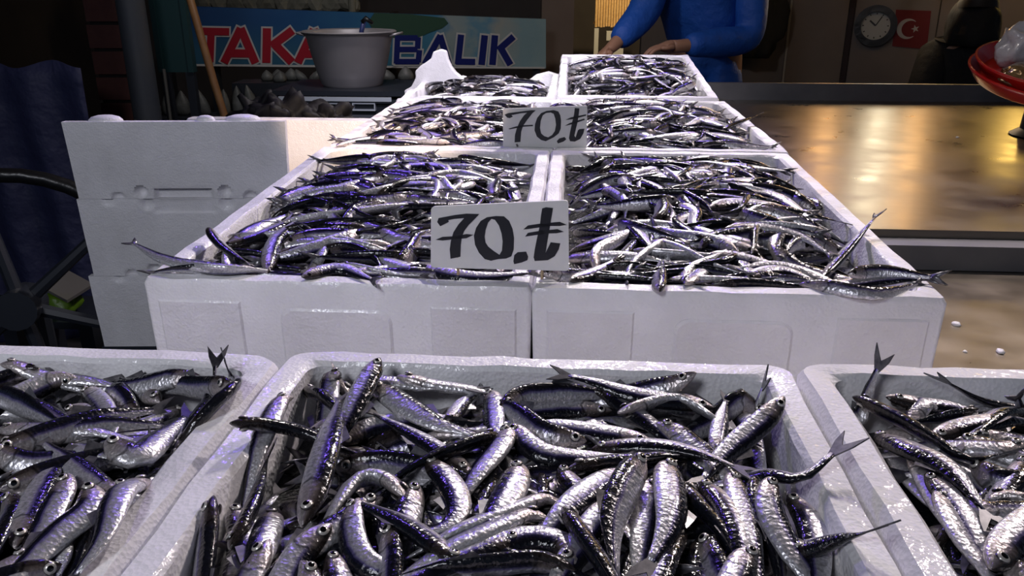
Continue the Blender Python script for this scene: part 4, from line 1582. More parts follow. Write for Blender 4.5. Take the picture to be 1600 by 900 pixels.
SEL = np.array([0, 2, 3, 5, 7, 9, 11, 13, 15, 17])
stuff_V, stuff_F, stuff_U, stuff_M = [], [], [], []
nv = 0
for fi, f in enumerate(FISH):
    front = f['heap'][0] == 'F'
    if f.get('keep'):
        V, fs, uv, fr = body_arrays(f, 14 if front else 10)
        c = f['P'][8]
        tv, tf = tail_arrays(f, fr)
        tv = np.array(tv)
        if not front:
            k = len(V)
            V = np.vstack([V, tv])
            mi = [0] * len(fs) + [1] * len(tf)
            fs = fs + [tuple(q + k for q in t) for t in tf]
            uv = uv + [(0.9, 0.1)] * sum(len(t) for t in tf)
            me = mesh_uv('anchovy', V - c, fs, uv, ['fish', 'fin'], mi)
            o = link('anchovy', me, None, tuple(c))
        else:
            me = mesh_uv('anchovy', V - c, fs, uv, ['fish'])
            o = link('anchovy', me, None, tuple(c))
            tm = bpy.data.meshes.new('tail_fin')
            tm.from_pydata([tuple(p - c) for p in tv], [], tf)
            tm.materials.append(M['fin'])
            link('tail_fin', tm, o)
            dv, df_ = fin_mesh(f, fr, 0.47, 0.60, 1, 0.006, 0.004, 'dorsal_fin')
            dm = bpy.data.meshes.new('dorsal_fin')
            dm.from_pydata([tuple(p - c) for p in dv], [], df_)
            dm.materials.append(M['fin'])
            link('dorsal_fin', dm, o)
            T, dors, lat = fr
            j = 4
            p = f['P'][j] * 0.5 + f['P'][j - 1] * 0.5
            hh, ww = f['hb'][3] * 0.5 + f['hb'][4] * 0.5, f['wb'][3] * 0.5 + f['wb'][4] * 0.5
            for sg in (-1, 1):
                q = p + dors[j] * hh * 0.22 + lat[j] * sg * ww * 0.97
                zax = Vector(lat[j] * sg + dors[j] * 0.12).normalized()
                eo = link('eye', EYE, o)
                link('pupil', PUPIL, eo)
                eo.location = Vector(q - c)
                eo.rotation_euler = zax.to_track_quat('Z', 'Y').to_euler()
                s_ = f['hgt'] / 0.0172
                eo.scale = (s_, s_, s_)
        tag(o, LAB[fi], 'fish', 'anchovies heaped in the ' + BOXNAME[f['heap']])
    else:
        V, fs, uv, fr = body_arrays(f, 8, SEL)
        tv, tf = tail_arrays(f, fr)
        k = len(V)
        V = np.vstack([V, np.array(tv)])
        stuff_M += [0] * len(fs) + [1] * len(tf)
        fs = fs + [tuple(q + k for q in t) for t in tf]
        uv = uv + [(0.9, 0.1)] * sum(len(t) for t in tf)
        stuff_V.append(V)
        stuff_F += [tuple(q + nv for q in t) for t in fs]
        stuff_U += uv
        nv += len(V)
# dark sheet under each heap, coloured as the shade between the fish
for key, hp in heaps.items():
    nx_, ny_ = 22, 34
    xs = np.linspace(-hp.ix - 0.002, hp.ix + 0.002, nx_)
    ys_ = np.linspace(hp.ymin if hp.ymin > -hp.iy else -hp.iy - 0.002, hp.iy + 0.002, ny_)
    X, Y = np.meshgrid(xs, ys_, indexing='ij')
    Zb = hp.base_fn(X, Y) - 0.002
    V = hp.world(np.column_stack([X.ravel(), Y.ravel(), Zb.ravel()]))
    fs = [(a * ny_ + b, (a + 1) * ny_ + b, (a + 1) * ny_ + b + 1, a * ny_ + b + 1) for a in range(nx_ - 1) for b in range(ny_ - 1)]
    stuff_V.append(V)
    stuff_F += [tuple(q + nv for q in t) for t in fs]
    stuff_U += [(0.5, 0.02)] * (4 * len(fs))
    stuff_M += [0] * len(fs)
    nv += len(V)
me = mesh_uv('anchovy_mass', np.vstack(stuff_V), stuff_F, stuff_U, ['fish', 'fin'], stuff_M)
o = link('anchovy_mass', me)
tag(o, 'packed mass of small anchovies filling the foam boxes', 'fish', None, 'stuff')

# ================================================================== PRICE CARDS
S1 = (640, 290, 5.625)
S2 = (760, 140, 8.183)
G1 = {
    'digit_seven': [[(243, 320), (255, 285), (400, 258), (500, 246), (612, 250), (575, 290), (520, 345), (480, 400), (460, 450), (450, 520), (447, 625), (360, 642), (353, 560), (362, 490), (385, 410), (430, 340), (480, 285), (390, 292), (340, 303), (345, 318), (270, 357)]],
    'seven_crossbar': [[(230, 475), (290, 450), (420, 443), (500, 425), (560, 432), (500, 462), (400, 470), (290, 482)]],
    'digit_zero': [[(565, 440), (585, 370), (625, 310), (680, 278), (760, 267), (830, 270), (875, 310), (905, 380), (918, 460), (915, 560), (895, 620), (850, 640), (780, 645), (715, 660), (660, 645), (610, 590), (575, 520)],
                   [(660, 450), (668, 390), (690, 325), (720, 292), (750, 300), (785, 350), (808, 420), (818, 490), (812, 570), (790, 608), (740, 575), (690, 535), (668, 500)]],
    'full_stop': [[(912, 665), (920, 610), (950, 585), (1025, 580), (1042, 625), (1035, 655), (985, 675), (920, 690)]],
    'lira_stem': [[(1165, 200), (1200, 190), (1260, 197), (1250, 260), (1235, 350), (1215, 460), (1200, 560), (1194, 592), (1225, 530), (1240, 498), (1325, 508), (1310, 560), (1275, 620), (1215, 655), (1100, 662), (1090, 630), (1100, 560), (1120, 460), (1145, 350), (1155, 260)]],
    'lira_upper_bar': [[(1000, 385), (1040, 350), (1140, 335), (1320, 318), (1378, 343), (1320, 354), (1240, 354), (1140, 367), (1050, 380)]],
    'lira_lower_bar': [[(1015, 448), (1040, 415), (1140, 398), (1300, 382), (1355, 405), (1290, 418), (1210, 420), (1120, 432)]],
}
G2 = {
    'digit_seven': [[(232, 320), (280, 300), (400, 285), (580, 262), (632, 265), (590, 300), (520, 390), (470, 460), (445, 540), (435, 668), (360, 675), (365, 580), (390, 490), (430, 400), (480, 330), (520, 295), (440, 303), (320, 327), (340, 345), (300, 365), (265, 358)]],
    'seven_crossbar': [[(280, 500), (380, 470), (480, 455), (595, 450), (595, 467), (480, 474), (380, 492), (300, 508)]],
    'digit_zero': [[(615, 520), (622, 440), (650, 360), (700, 300), (770, 272), (860, 262), (920, 280), (945, 330), (955, 400), (950, 500), (925, 560), (860, 610), (760, 660), (700, 645), (645, 600)],
                   [(685, 490), (695, 400), (720, 330), (760, 300), (820, 292), (860, 310), (880, 370), (890, 450), (875, 530), (840, 580), (790, 610), (740, 595), (700, 560)]],
    'full_stop': [[(900, 660), (930, 625), (1000, 605), (1022, 635), (985, 665), (915, 688)]],
    'lira_stem': [[(1130, 235), (1190, 240), (1180, 320), (1165, 420), (1145, 500), (1125, 590), (1140, 612), (1170, 520), (1190, 505), (1255, 500), (1240, 560), (1200, 630), (1130, 665), (1070, 660), (1055, 620), (1070, 540), (1095, 420), (1120, 320)]],
    'lira_upper_bar': [[(1010, 388), (1080, 355), (1200, 330), (1275, 316), (1275, 334), (1190, 357), (1090, 380)]],
    'lira_lower_bar': [[(1000, 465), (1060, 430), (1150, 400), (1250, 370), (1260, 387), (1180, 414), (1080, 447)]],
}


def price_card(label, corners, y0, lean, glyphs, crop, thick, sticks):
    """board plane through y = y0 at its foot, leaning back by `lean` radians"""
    foot = on_y((corners[2][0] + corners[3][0]) / 2, (corners[2][1] + corners[3][1]) / 2, y0)
    az = Vector((0, -math.cos(lean), math.sin(lean)))
    ax = Vector((1, 0, 0))
    ay = az.cross(ax)
    ay = Vector((0, math.sin(lean), math.cos(lean)))

    def loc2(px, py):
        q = on_plane(px, py, foot, az) - foot
        return (q.dot(ax), q.dot(ay))
    root = empty('price_card', foot, 0, label, 'price card')
    z0 = Vector((0, 0, 0))
    cs_ = [loc2(*c) for c in corners]
    # rounded corners
    ring = []
    for i in range(4):
        p, a, b = (Vector(cs_[j % 4]).to_2d() if False else Vector((cs_[j % 4][0], cs_[j % 4][1])) for j in (i, i - 1, i + 1))
        da, db = (a - p).normalized(), (b - p).normalized()
        r = 0.004
        for k in range(5):
            t = k / 4
            q = p + da * r * (1 - t) ** 2 + db * r * t ** 2
            ring.append((q.x, q.y))
    bd = poly_prism('board', 'card', [ring], (z0 - az * thick, ax, ay, az), thick, root)
    for nme, rings in glyphs.items():
        rr = [[loc2(crop[0] + x / crop[2], crop[1] + y / crop[2]) for x, y in r] for r in rings]
        g = poly_prism(nme, 'ink', rr, (z0 - az * 0.0001, ax, ay, az), 0.0006, root)
    for sx, zlo in sticks:
        a, b_ = loc2(sx, corners[2][1] - 12)[0], 0
        MB().tube([(a, thick * 0.5, 0.012), (a, thick * 0.5, zlo)], 0.0016, 6).build('stick', 'stick', root)
    return root


price_card('large white price card reading 70 lira, standing on the second row of boxes', [(673.5, 323), (888, 313), (889, 423.5), (673, 418)], 0.783, math.radians(8), G1, S1, 0.006,
           [(715, -0.03), (847, -0.03)])
price_card('small white price card reading 70 lira, standing on the third row of boxes', [(785.7, 170), (917.6, 165), (916.4, 231.5), (786, 232)], 1.425, math.radians(6), G2, S2, 0.012,
           [(810, -0.02), (895, -0.02)])

# ================================================================== SIGN "TAKA BALIK"
ZL_, ZR_ = 4.05, 4.7
BLc, BRc, TLc = at_Z(296, 103, ZL_), at_Z(853, 107, ZR_), at_Z(296, 10, ZL_)
sax = (BRc - BLc).normalized()
say = (TLc - BLc); say = (say - sax * say.dot(sax)).normalized()
saz = sax.cross(say).normalized()
if saz.y > 0:
    saz = -saz
sg_root = empty('shop_sign', BLc, 0, 'blue shop sign reading TAKA BALIK in red and navy letters', 'sign')


def sl(px, py):
    q = on_plane(px, py, BLc, saz) - BLc
    return (q.dot(sax), q.dot(say))


cor = [sl(296, 103), sl(853, 107), sl(853, 30), sl(296, 10)]
SWd = cor[1][0]
bdp = poly_prism('panel', 'sign_print', [cor], (Vector((0, 0, 0)) - saz * 0.03, sax, say, saz), 0.03, sg_root)
uvl = bdp.data.uv_layers.new(name='UVMap')
for poly in bdp.data.polygons:
    for li in poly.loop_indices:
        vco = bdp.data.vertices[bdp.data.loops[li].vertex_index].co
        uvl.data[li].uv = (vco.dot(sax) / SWd, vco.dot(say) / cor[3][1])


def strokes(name, segs, wpx, m, depth, ext=0.0, parent=None):
    """letter from straight strokes (pixel frame), each a quad"""
    mb = MB()
    for k, (a, b_) in enumerate(segs):
        a, b_ = Vector(a), Vector(b_)
        d_ = (b_ - a).normalized()
        a2, b2 = a - d_ * ext, b_ + d_ * ext
        n_ = Vector((-d_.y, d_.x)) * (wpx / 2 + ext)
        qs = [sl(*(a2 + n_)), sl(*(b2 + n_)), sl(*(b2 - n_)), sl(*(a2 - n_))]
        dp = depth + 0.0002 * k
        lo = [sax * x + say * y + saz * 0.0 for x, y in qs]
        hi = [sax * x + say * y + saz * dp for x, y in qs]
        mb.loops([lo, hi])
    return mb.build(name, m, parent or sg_root)


LET = {
    'letter_t': ([((313, 48.5), (358, 49.5)), ((330, 44), (328, 97))], 11.5, 'sign_red'),
    'letter_a': ([((376, 44), (350, 98)), ((376, 44), (399, 98.5)), ((361, 83), (391, 83.5))], 12.5, 'sign_red'),
    'letter_k': ([((417, 44), (416, 98)), ((457, 47), (424, 72)), ((428, 68), (456, 97))], 13, 'sign_red'),
    'second_letter_a': ([((490, 46), (465, 98)), ((490, 46), (513, 99)), ((475, 84), (506, 84))], 12.5, 'sign_red'),
    'letter_b': ([((621, 56), (619, 99)), ((619, 59), (652, 59)), ((619, 77), (652, 77)), ((617, 96), (655, 96)), ((653, 58), (652, 76)), ((655, 78), (653, 97))], 8.5, 'sign_navy'),
    'third_letter_a': ([((688, 55), (663, 100)), ((687, 55), (701, 100)), ((672, 86), (698, 86.5))], 9.5, 'sign_navy'),
    'letter_l': ([((720, 54), (715, 100)), ((712, 96), (742, 96.5))], 9.5, 'sign_navy'),
    'letter_i': ([((757, 55), (752, 101))], 10, 'sign_navy'),
    'second_letter_k': ([((773, 55), (769, 101)), ((802, 57), (778, 78)), ((782, 75), (797, 101))], 10, 'sign_navy'),
}
for nme, (sg_, wpx, m) in LET.items():
    lo_ = strokes(nme, sg_, wpx, m, 0.006)
    strokes('letter_outline', sg_, wpx, 'sign_white', 0.003, 2.6, lo_)
strokes('lower_border', [((298, 101.5), (620, 104.5))], 3.2, 'sign_white', 0.002)
strokes('lower_border', [((612, 104.8), (851, 106))], 2.6, 'sign_white', 0.002)
# dark green blot printed across the upper middle
blot = [(585, 20), (640, 22), (694, 28), (700, 36), (690, 44), (672, 50), (655, 58), (628, 62), (610, 58), (585, 50), (575, 34)]
poly_prism('printed_leaf', 'leaf_green', [[sl(*p) for p in blot]], (Vector((0, 0, 0)), sax, say, saz), 0.0042, sg_root)
# posts under the sign
for px in (330, 600, 840):
    q = sl(px, 104)
    w_ = sax * q[0] + say * q[1] - saz * 0.02
    MB().box(w_.x - 0.02, w_.x + 0.02, w_.y + 0.02, w_.y + 0.06, -BLc.z, w_.z + 0.1).build('post', 'dark_plastic', sg_root)

# stones above / behind the sign top (kerb of planting)
kb = at_Z(300, 12, 4.9)
kerb = MB().box(-0.1, 1.15, -0.1, 0.15, 0, kb.z - 0.02).build('planter_wall', 'dark_wall', None, (kb.x, kb.y, 0))
tag(kerb, 'dark low wall behind the top of the shop sign', 'wall')
for k in range(10):
    px = 318 + k * 25 + rng.uniform(-4, 4)
    q = at_Z(px, 12, 4.9)
    bm = bmesh.new()
    bmesh.ops.create_icosphere(bm, subdivisions=2, radius=0.055)
    for v in bm.verts:
        v.co *= 1 + 0.22 * math.sin(v.co.x * 60 + k) * math.cos(v.co.z * 47 + k * 2)
        v.co.x *= 1.0 + 0.3 * hash_noise(k, 1)
        v.co.z *= 1.1
    me = bpy.data.meshes.new('pale_stone'); bm.to_mesh(me); bm.free()
    me.materials.append(M['stone'])
    o = link('pale_stone', me, None, (q.x, q.y, kb.z - 0.02 + 0.045))
    tag(o, ('leftmost', 'second from left', 'third from left', 'fourth from left', 'fifth from left', 'fifth from right', 'fourth from right', 'third from right', 'second from right', 'rightmost')[k] + ' of the pale stones above the shop sign', 'stone', 'stones above the shop sign')
q = at_Z(550, 10, 4.85)
o = MB().tube([(0, 0, 0), (0, 0, 1.6)], 0.02, 10).build('pale_pole', 'stone', None, (q.x, q.y, 0))
tag(o, 'pale thin pole rising behind the shop sign above the pot', 'pole')

# ================================================================== POT, STAND AND THINGS BELOW THE SIGN
ZP = 3.4
pb = at_Z(551, 133, ZP)
ptop = at_Z(549, 49, ZP)
hP = ptop.z - pb.z
dpx = ZP / (F * CT - (49 - 450) * ST) * 1.0
r_top, r_bot = 68 * dpx, 48 * dpx
pot = empty('aluminium_pot', (pb.x, pb.y, pb.z), 0, 'large dented aluminium pot standing in front of the shop sign', 'pot')
prof = [(0.01, 0.0), (r_bot * 0.94, 0.0), (r_bot, 0.008)] + [(r_bot + (r_top - r_bot) * (t ** 0.85), 0.008 + (hP - 0.014) * t) for t in (0.2, 0.4, 0.6, 0.8, 1.0)] + \
       [(r_top + 0.012, hP - 0.004), (r_top + 0.015, hP), (r_top + 0.010, hP + 0.004), (r_top - 0.004, hP)] + \
       [(r_bot - 0.006 + (r_top - r_bot) * t, 0.02 + (hP - 0.022) * t) for t in (0.9, 0.5, 0.1, 0.0)] + [(0.01, 0.018)]
MB().lathe(prof, 48).build('bowl', 'aluminium', pot, smooth='auto')
for sx in (-1, 1):
    pts = [(sx * (r_top - 0.004), -0.035, hP - 0.014), (sx * (r_top + 0.030), -0.032, hP - 0.006), (sx * (r_top + 0.034), 0.032, hP - 0.006), (sx * (r_top - 0.004), 0.035, hP - 0.014)]
    MB().tube(pts, 0.005, 8).build('handle', 'aluminium', pot, smooth=True)
sc_ = empty('scoop', (pb.x + 0.045, pb.y + 0.02, pb.z + 0.02), 0, 'dark handled scoop sticking out of the aluminium pot', 'scoop')
MB().tube([(0, 0, 0.0), (0.0, 0, hP - 0.02), (0.012, 0, hP + 0.015)], 0.010, 8).build('shaft', 'blue_plastic', sc_, smooth=True)
MB().tube([(0.008, 0, hP + 0.012), (0.02, 0, hP + 0.028), (0.048, 0, hP + 0.010)], [0.012, 0.011, 0.007], 8).build('grip', 'black_plastic', sc_, smooth=True)
# rack that carries the pot
x0r, x1r = at_Z(447, 134, ZP).x - pb.x, at_Z(652, 134, ZP).x - pb.x
rk = empty('pot_rack', (pb.x, pb.y, 0), 0, 'dark rack with pale-edged openings carrying the aluminium pot', 'rack')
yf, yb = -0.20, 0.20
zt = pb.z
MB().box(x0r, x1r, yf, yb, zt - 0.018, zt).build('top_shelf', 'dark_plastic', rk)
zbar = on_y(530, 153, pb.y + yf).z
MB().box(x0r, x1r, yf, yb, zbar - 0.02, zbar - 0.006).build('lower_shelf', 'dark_plastic', rk)
MB().box(x0r + 0.03, x1r - 0.06, yf - 0.006, yf, zbar - 0.012, zbar + 0.004).build('pale_rail', 'pale_plastic', rk)
for sx in (x0r + 0.012, x1r - 0.012):
    for sy in (yf + 0.012, yb - 0.012):
        MB().box(sx - 0.012, sx + 0.012, sy - 0.012, sy + 0.012, 0, zt - 0.018).build('post', 'dark_plastic', rk)
MB().box(x0r + 0.02, x1r - 0.02, yf + 0.02, yb - 0.02, zbar - 0.30, zbar - 0.02).build('crate_body', 'dark_plastic', rk)
for (a, b_) in ((458, 492), (499, 537), (551, 586)):
    A_, B_ = on_y(a, 173, pb.y + yf), on_y(b_, 161, pb.y + yf)
    xa, xb, za, zb = A_.x - pb.x, B_.x - pb.x, A_.z, B_.z
    t = 0.0045
    mb = MB()
    mb.box(xa, xb, yf - 0.002, yf + 0.02, za, za + t).box(xa, xb, yf - 0.002, yf + 0.02, zb - t, zb).box(xa, xa + t, yf - 0.002, yf + 0.02, za + t, zb - t).box(xb - t, xb, yf - 0.002, yf + 0.02, za + t, zb - t)
    mb.build('opening_frame', 'pale_plastic', rk)
for k, px in enumerate((480, 508, 540, 572, 605)):
    q = on_y(px, 149, pb.y - 0.10)
    mb = MB().lathe([(0.014, 0), (0.024, 0.002), (0.026, 0.016), (0.022, 0.022), (0.018, 0.022), (0.017, 0.006), (0.005, 0.005)], 18)
    o = mb.build('small_dish', 'pale_bundle', None, (q.x, pb.y - 0.10, zbar - 0.006), smooth='auto')
    tag(o, ['leftmost', 'second', 'middle', 'fourth', 'rightmost'][k] + ' pale small dish on the rack shelf below the pot', 'dish', 'dishes on the pot rack')

# dark stepped shelf with pale pointed bundles under the sign
q0, q1 = at_Z(235, 180, 3.75), at_Z(470, 180, 3.75)
shf = empty('dark_shelf', (q0.x, q0.y, 0), PSI, 'dark stepped shelf below the sign holding pale pointed bundles', 'shelf')
Ls = (Vector((q1.x, q1.y, 0)) - Vector((q0.x, q0.y, 0))).length
MB().box(-0.05, Ls + 0.75, -0.10, 0.10, 0, q0.z).build('low_step', 'dark_plastic', shf)
MB().box(0.35, Ls + 0.75, 0.101, 0.28, 0, q0.z + 0.13).build('high_step', 'dark_plastic', shf)
bnd = [(243, 178, 3.75, 26), (265, 176, 3.75, 30), (287, 178, 3.75, 34), (320, 178, 3.75, 36), (352, 176, 3.75, 34), (372, 160, 3.78, 24), (396, 165, 3.78, 30),
       (420, 150, 3.95, 34), (438, 134, 3.98, 22), (456, 133, 3.98, 24), (474, 133, 3.98, 22), (440, 152, 3.90, 22), (452, 160, 3.80, 22), (492, 133, 3.98, 18), (606, 132, 3.98, 22), (634, 132, 3.98, 26)]
for k, (px, py, Zq, hpx) in enumerate(bnd):
    q = at_Z(px, py, Zq)
    zb0 = q0.z if Zq < 3.85 else q0.z + 0.13
    hh = max(0.05, hpx * Zq / F * 1.05 + (q.z - zb0))
    rr = 0.030 + 0.008 * hash_noise(k, 5)
    lean = 0.03 * (hash_noise(k, 9) - 0.5)
    n_ = 10
    lps = []
    for j, (t, r_) in enumerate(((0, .75), (.12, 1.0), (.4, .95), (.65, .72), (.85, .38), (.97, .12), (1.0, .03))):
        lps.append([(lean * t * 2 + rr * r_ * (1 + 0.15 * math.sin(3 * a + k)) * math.cos(a), rr * 0.8 * r_ * math.sin(a), hh * t) for a in [2 * math.pi * i / n_ for i in range(n_)]])
    mb = MB().loops(lps)
    o = mb.build('pale_bundle', 'pale_bundle', None, (q.x, q.y, zb0), smooth=True)
    bl_ = sorted(range(len(bnd)), key=lambda i_: bnd[i_][0]).index(k)
    nth = ('leftmost', 'second', 'third', 'fourth', 'fifth', 'sixth', 'seventh', 'eighth', 'ninth', 'tenth', 'eleventh', 'twelfth', 'thirteenth', 'fourteenth', 'fifteenth', 'rightmost')[bl_]
    tag(o, nth + (' from left' if 0 < bl_ < 15 else '') + ' of the pale pointed bundles on the dark shelf below the sign', 'bundle', 'pale bundles below the sign')


# black crumpled bags on top of the warm foam box
def lump(name, m, loc, size, seed, amp=0.35, sub=4, flat=0.0, freq=5.0):
    from mathutils import noise as mn
    bm = bmesh.new()
    bmesh.ops.create_icosphere(bm, subdivisions=sub, radius=1.0)
    for v in bm.verts:
        d_ = v.co.normalized()
        k = 1 + amp * mn.noise(d_ * freq * 0.4 + Vector((seed, 0, 0))) + amp * 0.5 * abs(mn.noise(d_ * freq + Vector((0, seed, 0))))
        v.co = Vector((d_.x * size[0] * k, d_.y * size[1] * k, d_.z * size[2] * k))
        if v.co.z < -size[2] * (0.75 - flat):
            v.co.z = -size[2] * (0.75 - flat)
    me = bpy.data.meshes.new(name)
    zmin = min(v.co.z for v in bm.verts)
    for v in bm.verts:
        v.co.z -= zmin
    bm.to_mesh(me); bm.free()
    me.materials.append(M[m])
    me.polygons.foreach_set('use_smooth', [True] * len(me.polygons))
    return link(name, me, None, loc)


zt_ = 0.860
for k, (px, sx, sz, lab) in enumerate(((405, .045, .050, 'leftmost crumpled black plastic bag behind the upright foam slab'), (445, .062, .052, 'largest crumpled black plastic bag, in the middle behind the foam slab'),
                                      (512, .066, .042, 'flat black plastic bag right of the others, behind the foam slab'))):
    q = at_Z(px, 185, 1.98)
    o = lump('plastic_bag', 'black_bag', (q.x, q.y, zt_), (sx, 0.05, sz), 3.1 * k + 1, 0.9, 4, 0.2, 6)
    tag(o, lab, 'bag', 'black bags behind the foam slab')

# broom stick leaning in front of the sign
a_, b_ = at_Z(352, 190, 2.95), at_Z(294, -12, 3.02)
dirv = (b_ - a_)
foot = a_ - dirv * (a_.z / dirv.z)
top_ = a_ + dirv * 2.4
bs = empty('broom', (foot.x, foot.y, 0), 0, 'wooden broom handle leaning diagonally in front of the sign', 'broom')
MB().tube([Vector((0, 0, 0.12)), (a_ + dirv * 0.3) - Vector((foot.x, foot.y, 0)), top_ - Vector((foot.x, foot.y, 0))], 0.0135, 10).build('handle', 'wood', bs, smooth=True)
MB().box(-0.12, 0.12, -0.03, 0.03, 0.0, 0.12).build('brush_head', 'straw', bs)

# ================================================================== LEFT BACKGROUND
# brick pillar
bp0, bp1 = at_Z(132, 60, 3.1), at_Z(186, 60, 3.1)
wpx_ = (bp1 - bp0).length
pil = empty('brick_pillar', ((bp0.x + bp1.x) / 2, bp0.y + 0.12, 0), PSI, 'dark red-brown brick pillar at the far left', 'pillar')
MB().box(-wpx_ / 2 + 0.008, wpx_ / 2 - 0.008, -0.09, 0.12, 0, 2.5).build('core', 'mortar', pil)
ch = 0.093
for k in range(0, 22):
    z0_ = 0.02 + k * ch + 0.03
    j = 0.004 * (hash_noise(k, 2) - 0.5)
    MB().box(-wpx_ / 2 + j, wpx_ / 2 + j, -0.10 - abs(j), 0.11, z0_, z0_ + ch - 0.012).build('brick', 'brick', pil)
gp = at_Z(212, 60, 3.0)
o = MB().tube([(0, 0, 0), (0, 0, 2.6)], 0.048, 20).build('grey_pipe', 'grey_pipe', None, (gp.x, gp.y, 0), smooth='auto')
tag(o, 'blue-grey vertical pipe beside the brick pillar', 'pipe')
g0, g1 = at_Z(248, 100, 3.2), at_Z(303, 100, 3.2)
gb = empty('green_door_panel', ((g0.x + g1.x) / 2, g0.y, 0), PSI, 'dark green door panel left of the shop sign', 'panel')
wg = (g1 - g0).length
MB().box(-wg / 2, wg / 2, 0, 0.03, g0.z - 0.03, 2.4).build('leaf', 'green_board', gb)
MB().box(-wg / 2, -wg / 2 + 0.02, -0.006, 0, g0.z - 0.03, 2.4).build('stile', 'green_board', gb)
MB().box(wg / 2 - 0.02, wg / 2, -0.006, 0, g0.z - 0.03, 2.4).build('stile', 'green_board', gb)
for sx in (-1, 1):
    MB().box(sx * (wg / 2 - 0.02) - 0.015, sx * (wg / 2 - 0.02) + 0.015, 0, 0.03, 0, g0.z - 0.03).build('leg', 'dark_plastic', gb)
q0_, q1_ = at_Z(263, 183, 3.1), at_Z(256, 108, 3.1)
o = MB().tube([(0, 0, 0), (q1_.x - q0_.x, 0, q1_.z)], 0.006, 8).build('thin_rod', 'grey_board', None, (q0_.x, q0_.y, 0))
tag(o, 'thin pale rod standing beside the dark green panel', 'rod')
# dark tarpaulin sheet
t0, t1 = at_Z(-160, 100, 2.7), at_Z(128, 100, 2.7)
nx, nz = 30, 16
vs, fs = [], []
zt0 = t0.z
for j in range(nz + 1):
    for i in range(nx + 1):
        t = i / nx
        p = t0.lerp(t1, t)
        z = zt0 * j / nz
        vs.append((p.x, p.y + 0.025 * math.sin(t * 21 + j * 0.2) * (1 - j / nz * 0.5), z + (0.012 * math.sin(t * 17) if j == nz else 0)))
for j in range(nz):
    for i in range(nx):
        fs.append((j * (nx + 1) + i, j * (nx + 1) + i + 1, (j + 1) * (nx + 1) + i + 1, (j + 1) * (nx + 1) + i))
tp = MB().add(vs, fs).build('tarpaulin', 'tarp', None, smooth=True)
so = tp.modifiers.new('thick', 'SOLIDIFY'); so.thickness = 0.004
tag(tp, 'dark blue tarpaulin hanging at the left edge, left of the pillar', 'tarpaulin')

# cart wheel, green bag
hub = at_Z(34, 478, 1.75)
whl = empty('cart_wheel', hub, 0, 'dark spoked cart wheel at the left edge behind the front box', 'wheel')
Rw = 0.30
vd = Vector((0.35, -1, 0.1)).normalized()
wx = Vector((1, 0.35, 0)).normalized()
wz = wx.cross(vd).normalized()
if wz.z < 0:
    wz = -wz
rim = [wx * Rw * math.cos(a) + wz * Rw * math.sin(a) for a in [2 * math.pi * k / 40 for k in range(41)]]
MB().tube(rim, 0.017, 8).build('tyre', 'black_plastic', whl, smooth=True)
MB().tube([-vd * 0.05, vd * 0.05], 0.045, 16).build('hub', 'dark_plastic', whl, smooth='auto')
for k in range(6):
    a = math.radians(100 + 60 * k)
    MB().tube([wx * 0.03 * math.cos(a) + wz * 0.03 * math.sin(a), wx * (Rw - 0.02) * math.cos(a) + wz * (Rw - 0.02) * math.sin(a)], [0.016, 0.012], 8).build('spoke', 'dark_plastic', whl)
MB().tube([Vector((0.0, 0.06, 0)), Vector((0.0, 0.06, -hub.z))], 0.02, 8).build('stand', 'dark_plastic', whl)
gq = at_Z(88, 492, 2.12)
cb = empty('low_crate', (gq.x, gq.y + 0.05, 0), 0, 'dark low crate under the green bag at the left', 'crate')
MB().box(-0.13, 0.13, -0.10, 0.10, gq.z - 0.02, gq.z).build('top', 'dark_plastic', cb)
for sx in (-0.11, 0.11):
    for sy in (-0.08, 0.08):
        MB().box(sx - 0.02, sx + 0.02, sy - 0.02, sy + 0.02, 0, gq.z - 0.02).build('post', 'dark_plastic', cb)
o = lump('green_bag', 'green_bag', (gq.x + 0.005, gq.y + 0.03, gq.z), (0.045, 0.045, 0.040), 4.4, 0.35, 3, 0.1)
tag(o, 'bright green plastic bag in the dark at the left', 'bag')
mb = MB()
pa, pb_ = at_Z(66, 441, 2.1) - gq, at_Z(117, 466, 2.1) - gq
mb.loops([[(pa.x, -0.05, pa.z), (pb_.x, -0.05, pb_.z), (pb_.x, 0.08, pb_.z), (pa.x, 0.08, pa.z)], [(pa.x, -0.05, pa.z + 0.008), (pb_.x, -0.05, pb_.z + 0.008), (pb_.x, 0.08, pb_.z + 0.008), (pa.x, 0.08, pa.z + 0.008)]])
o = mb.build('grey_board', 'grey_board', None, (gq.x, gq.y, gq.z))
tag(o, 'small grey board leaning over the green bag', 'board')

# ================================================================== RIGHT: CLOCK, FLAG, TRAYS
ck = on_wall(1368, 40, 0.016)
ckr = empty('wall_clock', ck, 0, 'round wall clock with thick black rim beside the flag', 'clock')
cr_ = abs(on_wall(1368, 8, 0.016).z - on_wall(1368, 73, 0.016).z) / 2
rot = Matrix.Rotation(math.atan2(rd.y, rd.x), 4, 'Z')


def wallpart(name, m, build, smooth=False, parent=ckr, off=0.0):
    mb = MB()
    build(mb)
    # local frame: x along wall, z up, y into the wall
    mb.v = [tuple((rd * x) + Vector((0, 0, z)) - rn * y) for x, y, z in mb.v]
    return mb.build(name, m, parent, None, smooth)


def ringz(mb, r0, r1, y0, y1, n=36):
    lo = [[(r * math.cos(2 * math.pi * k / n), y, r * math.sin(2 * math.pi * k / n)) for k in range(n)] for r, y in ((r1, y0), (r1, y1), (r0, y1), (r0, y0), (r1, y0))]
    mb.loops(lo, False, False)


def discz(mb, r, y0, y1, n=36):
    mb.loops([[(r * math.cos(2 * math.pi * k / n), y, r * math.sin(2 * math.pi * k / n)) for k in range(n)] for y in (y0, y1)])


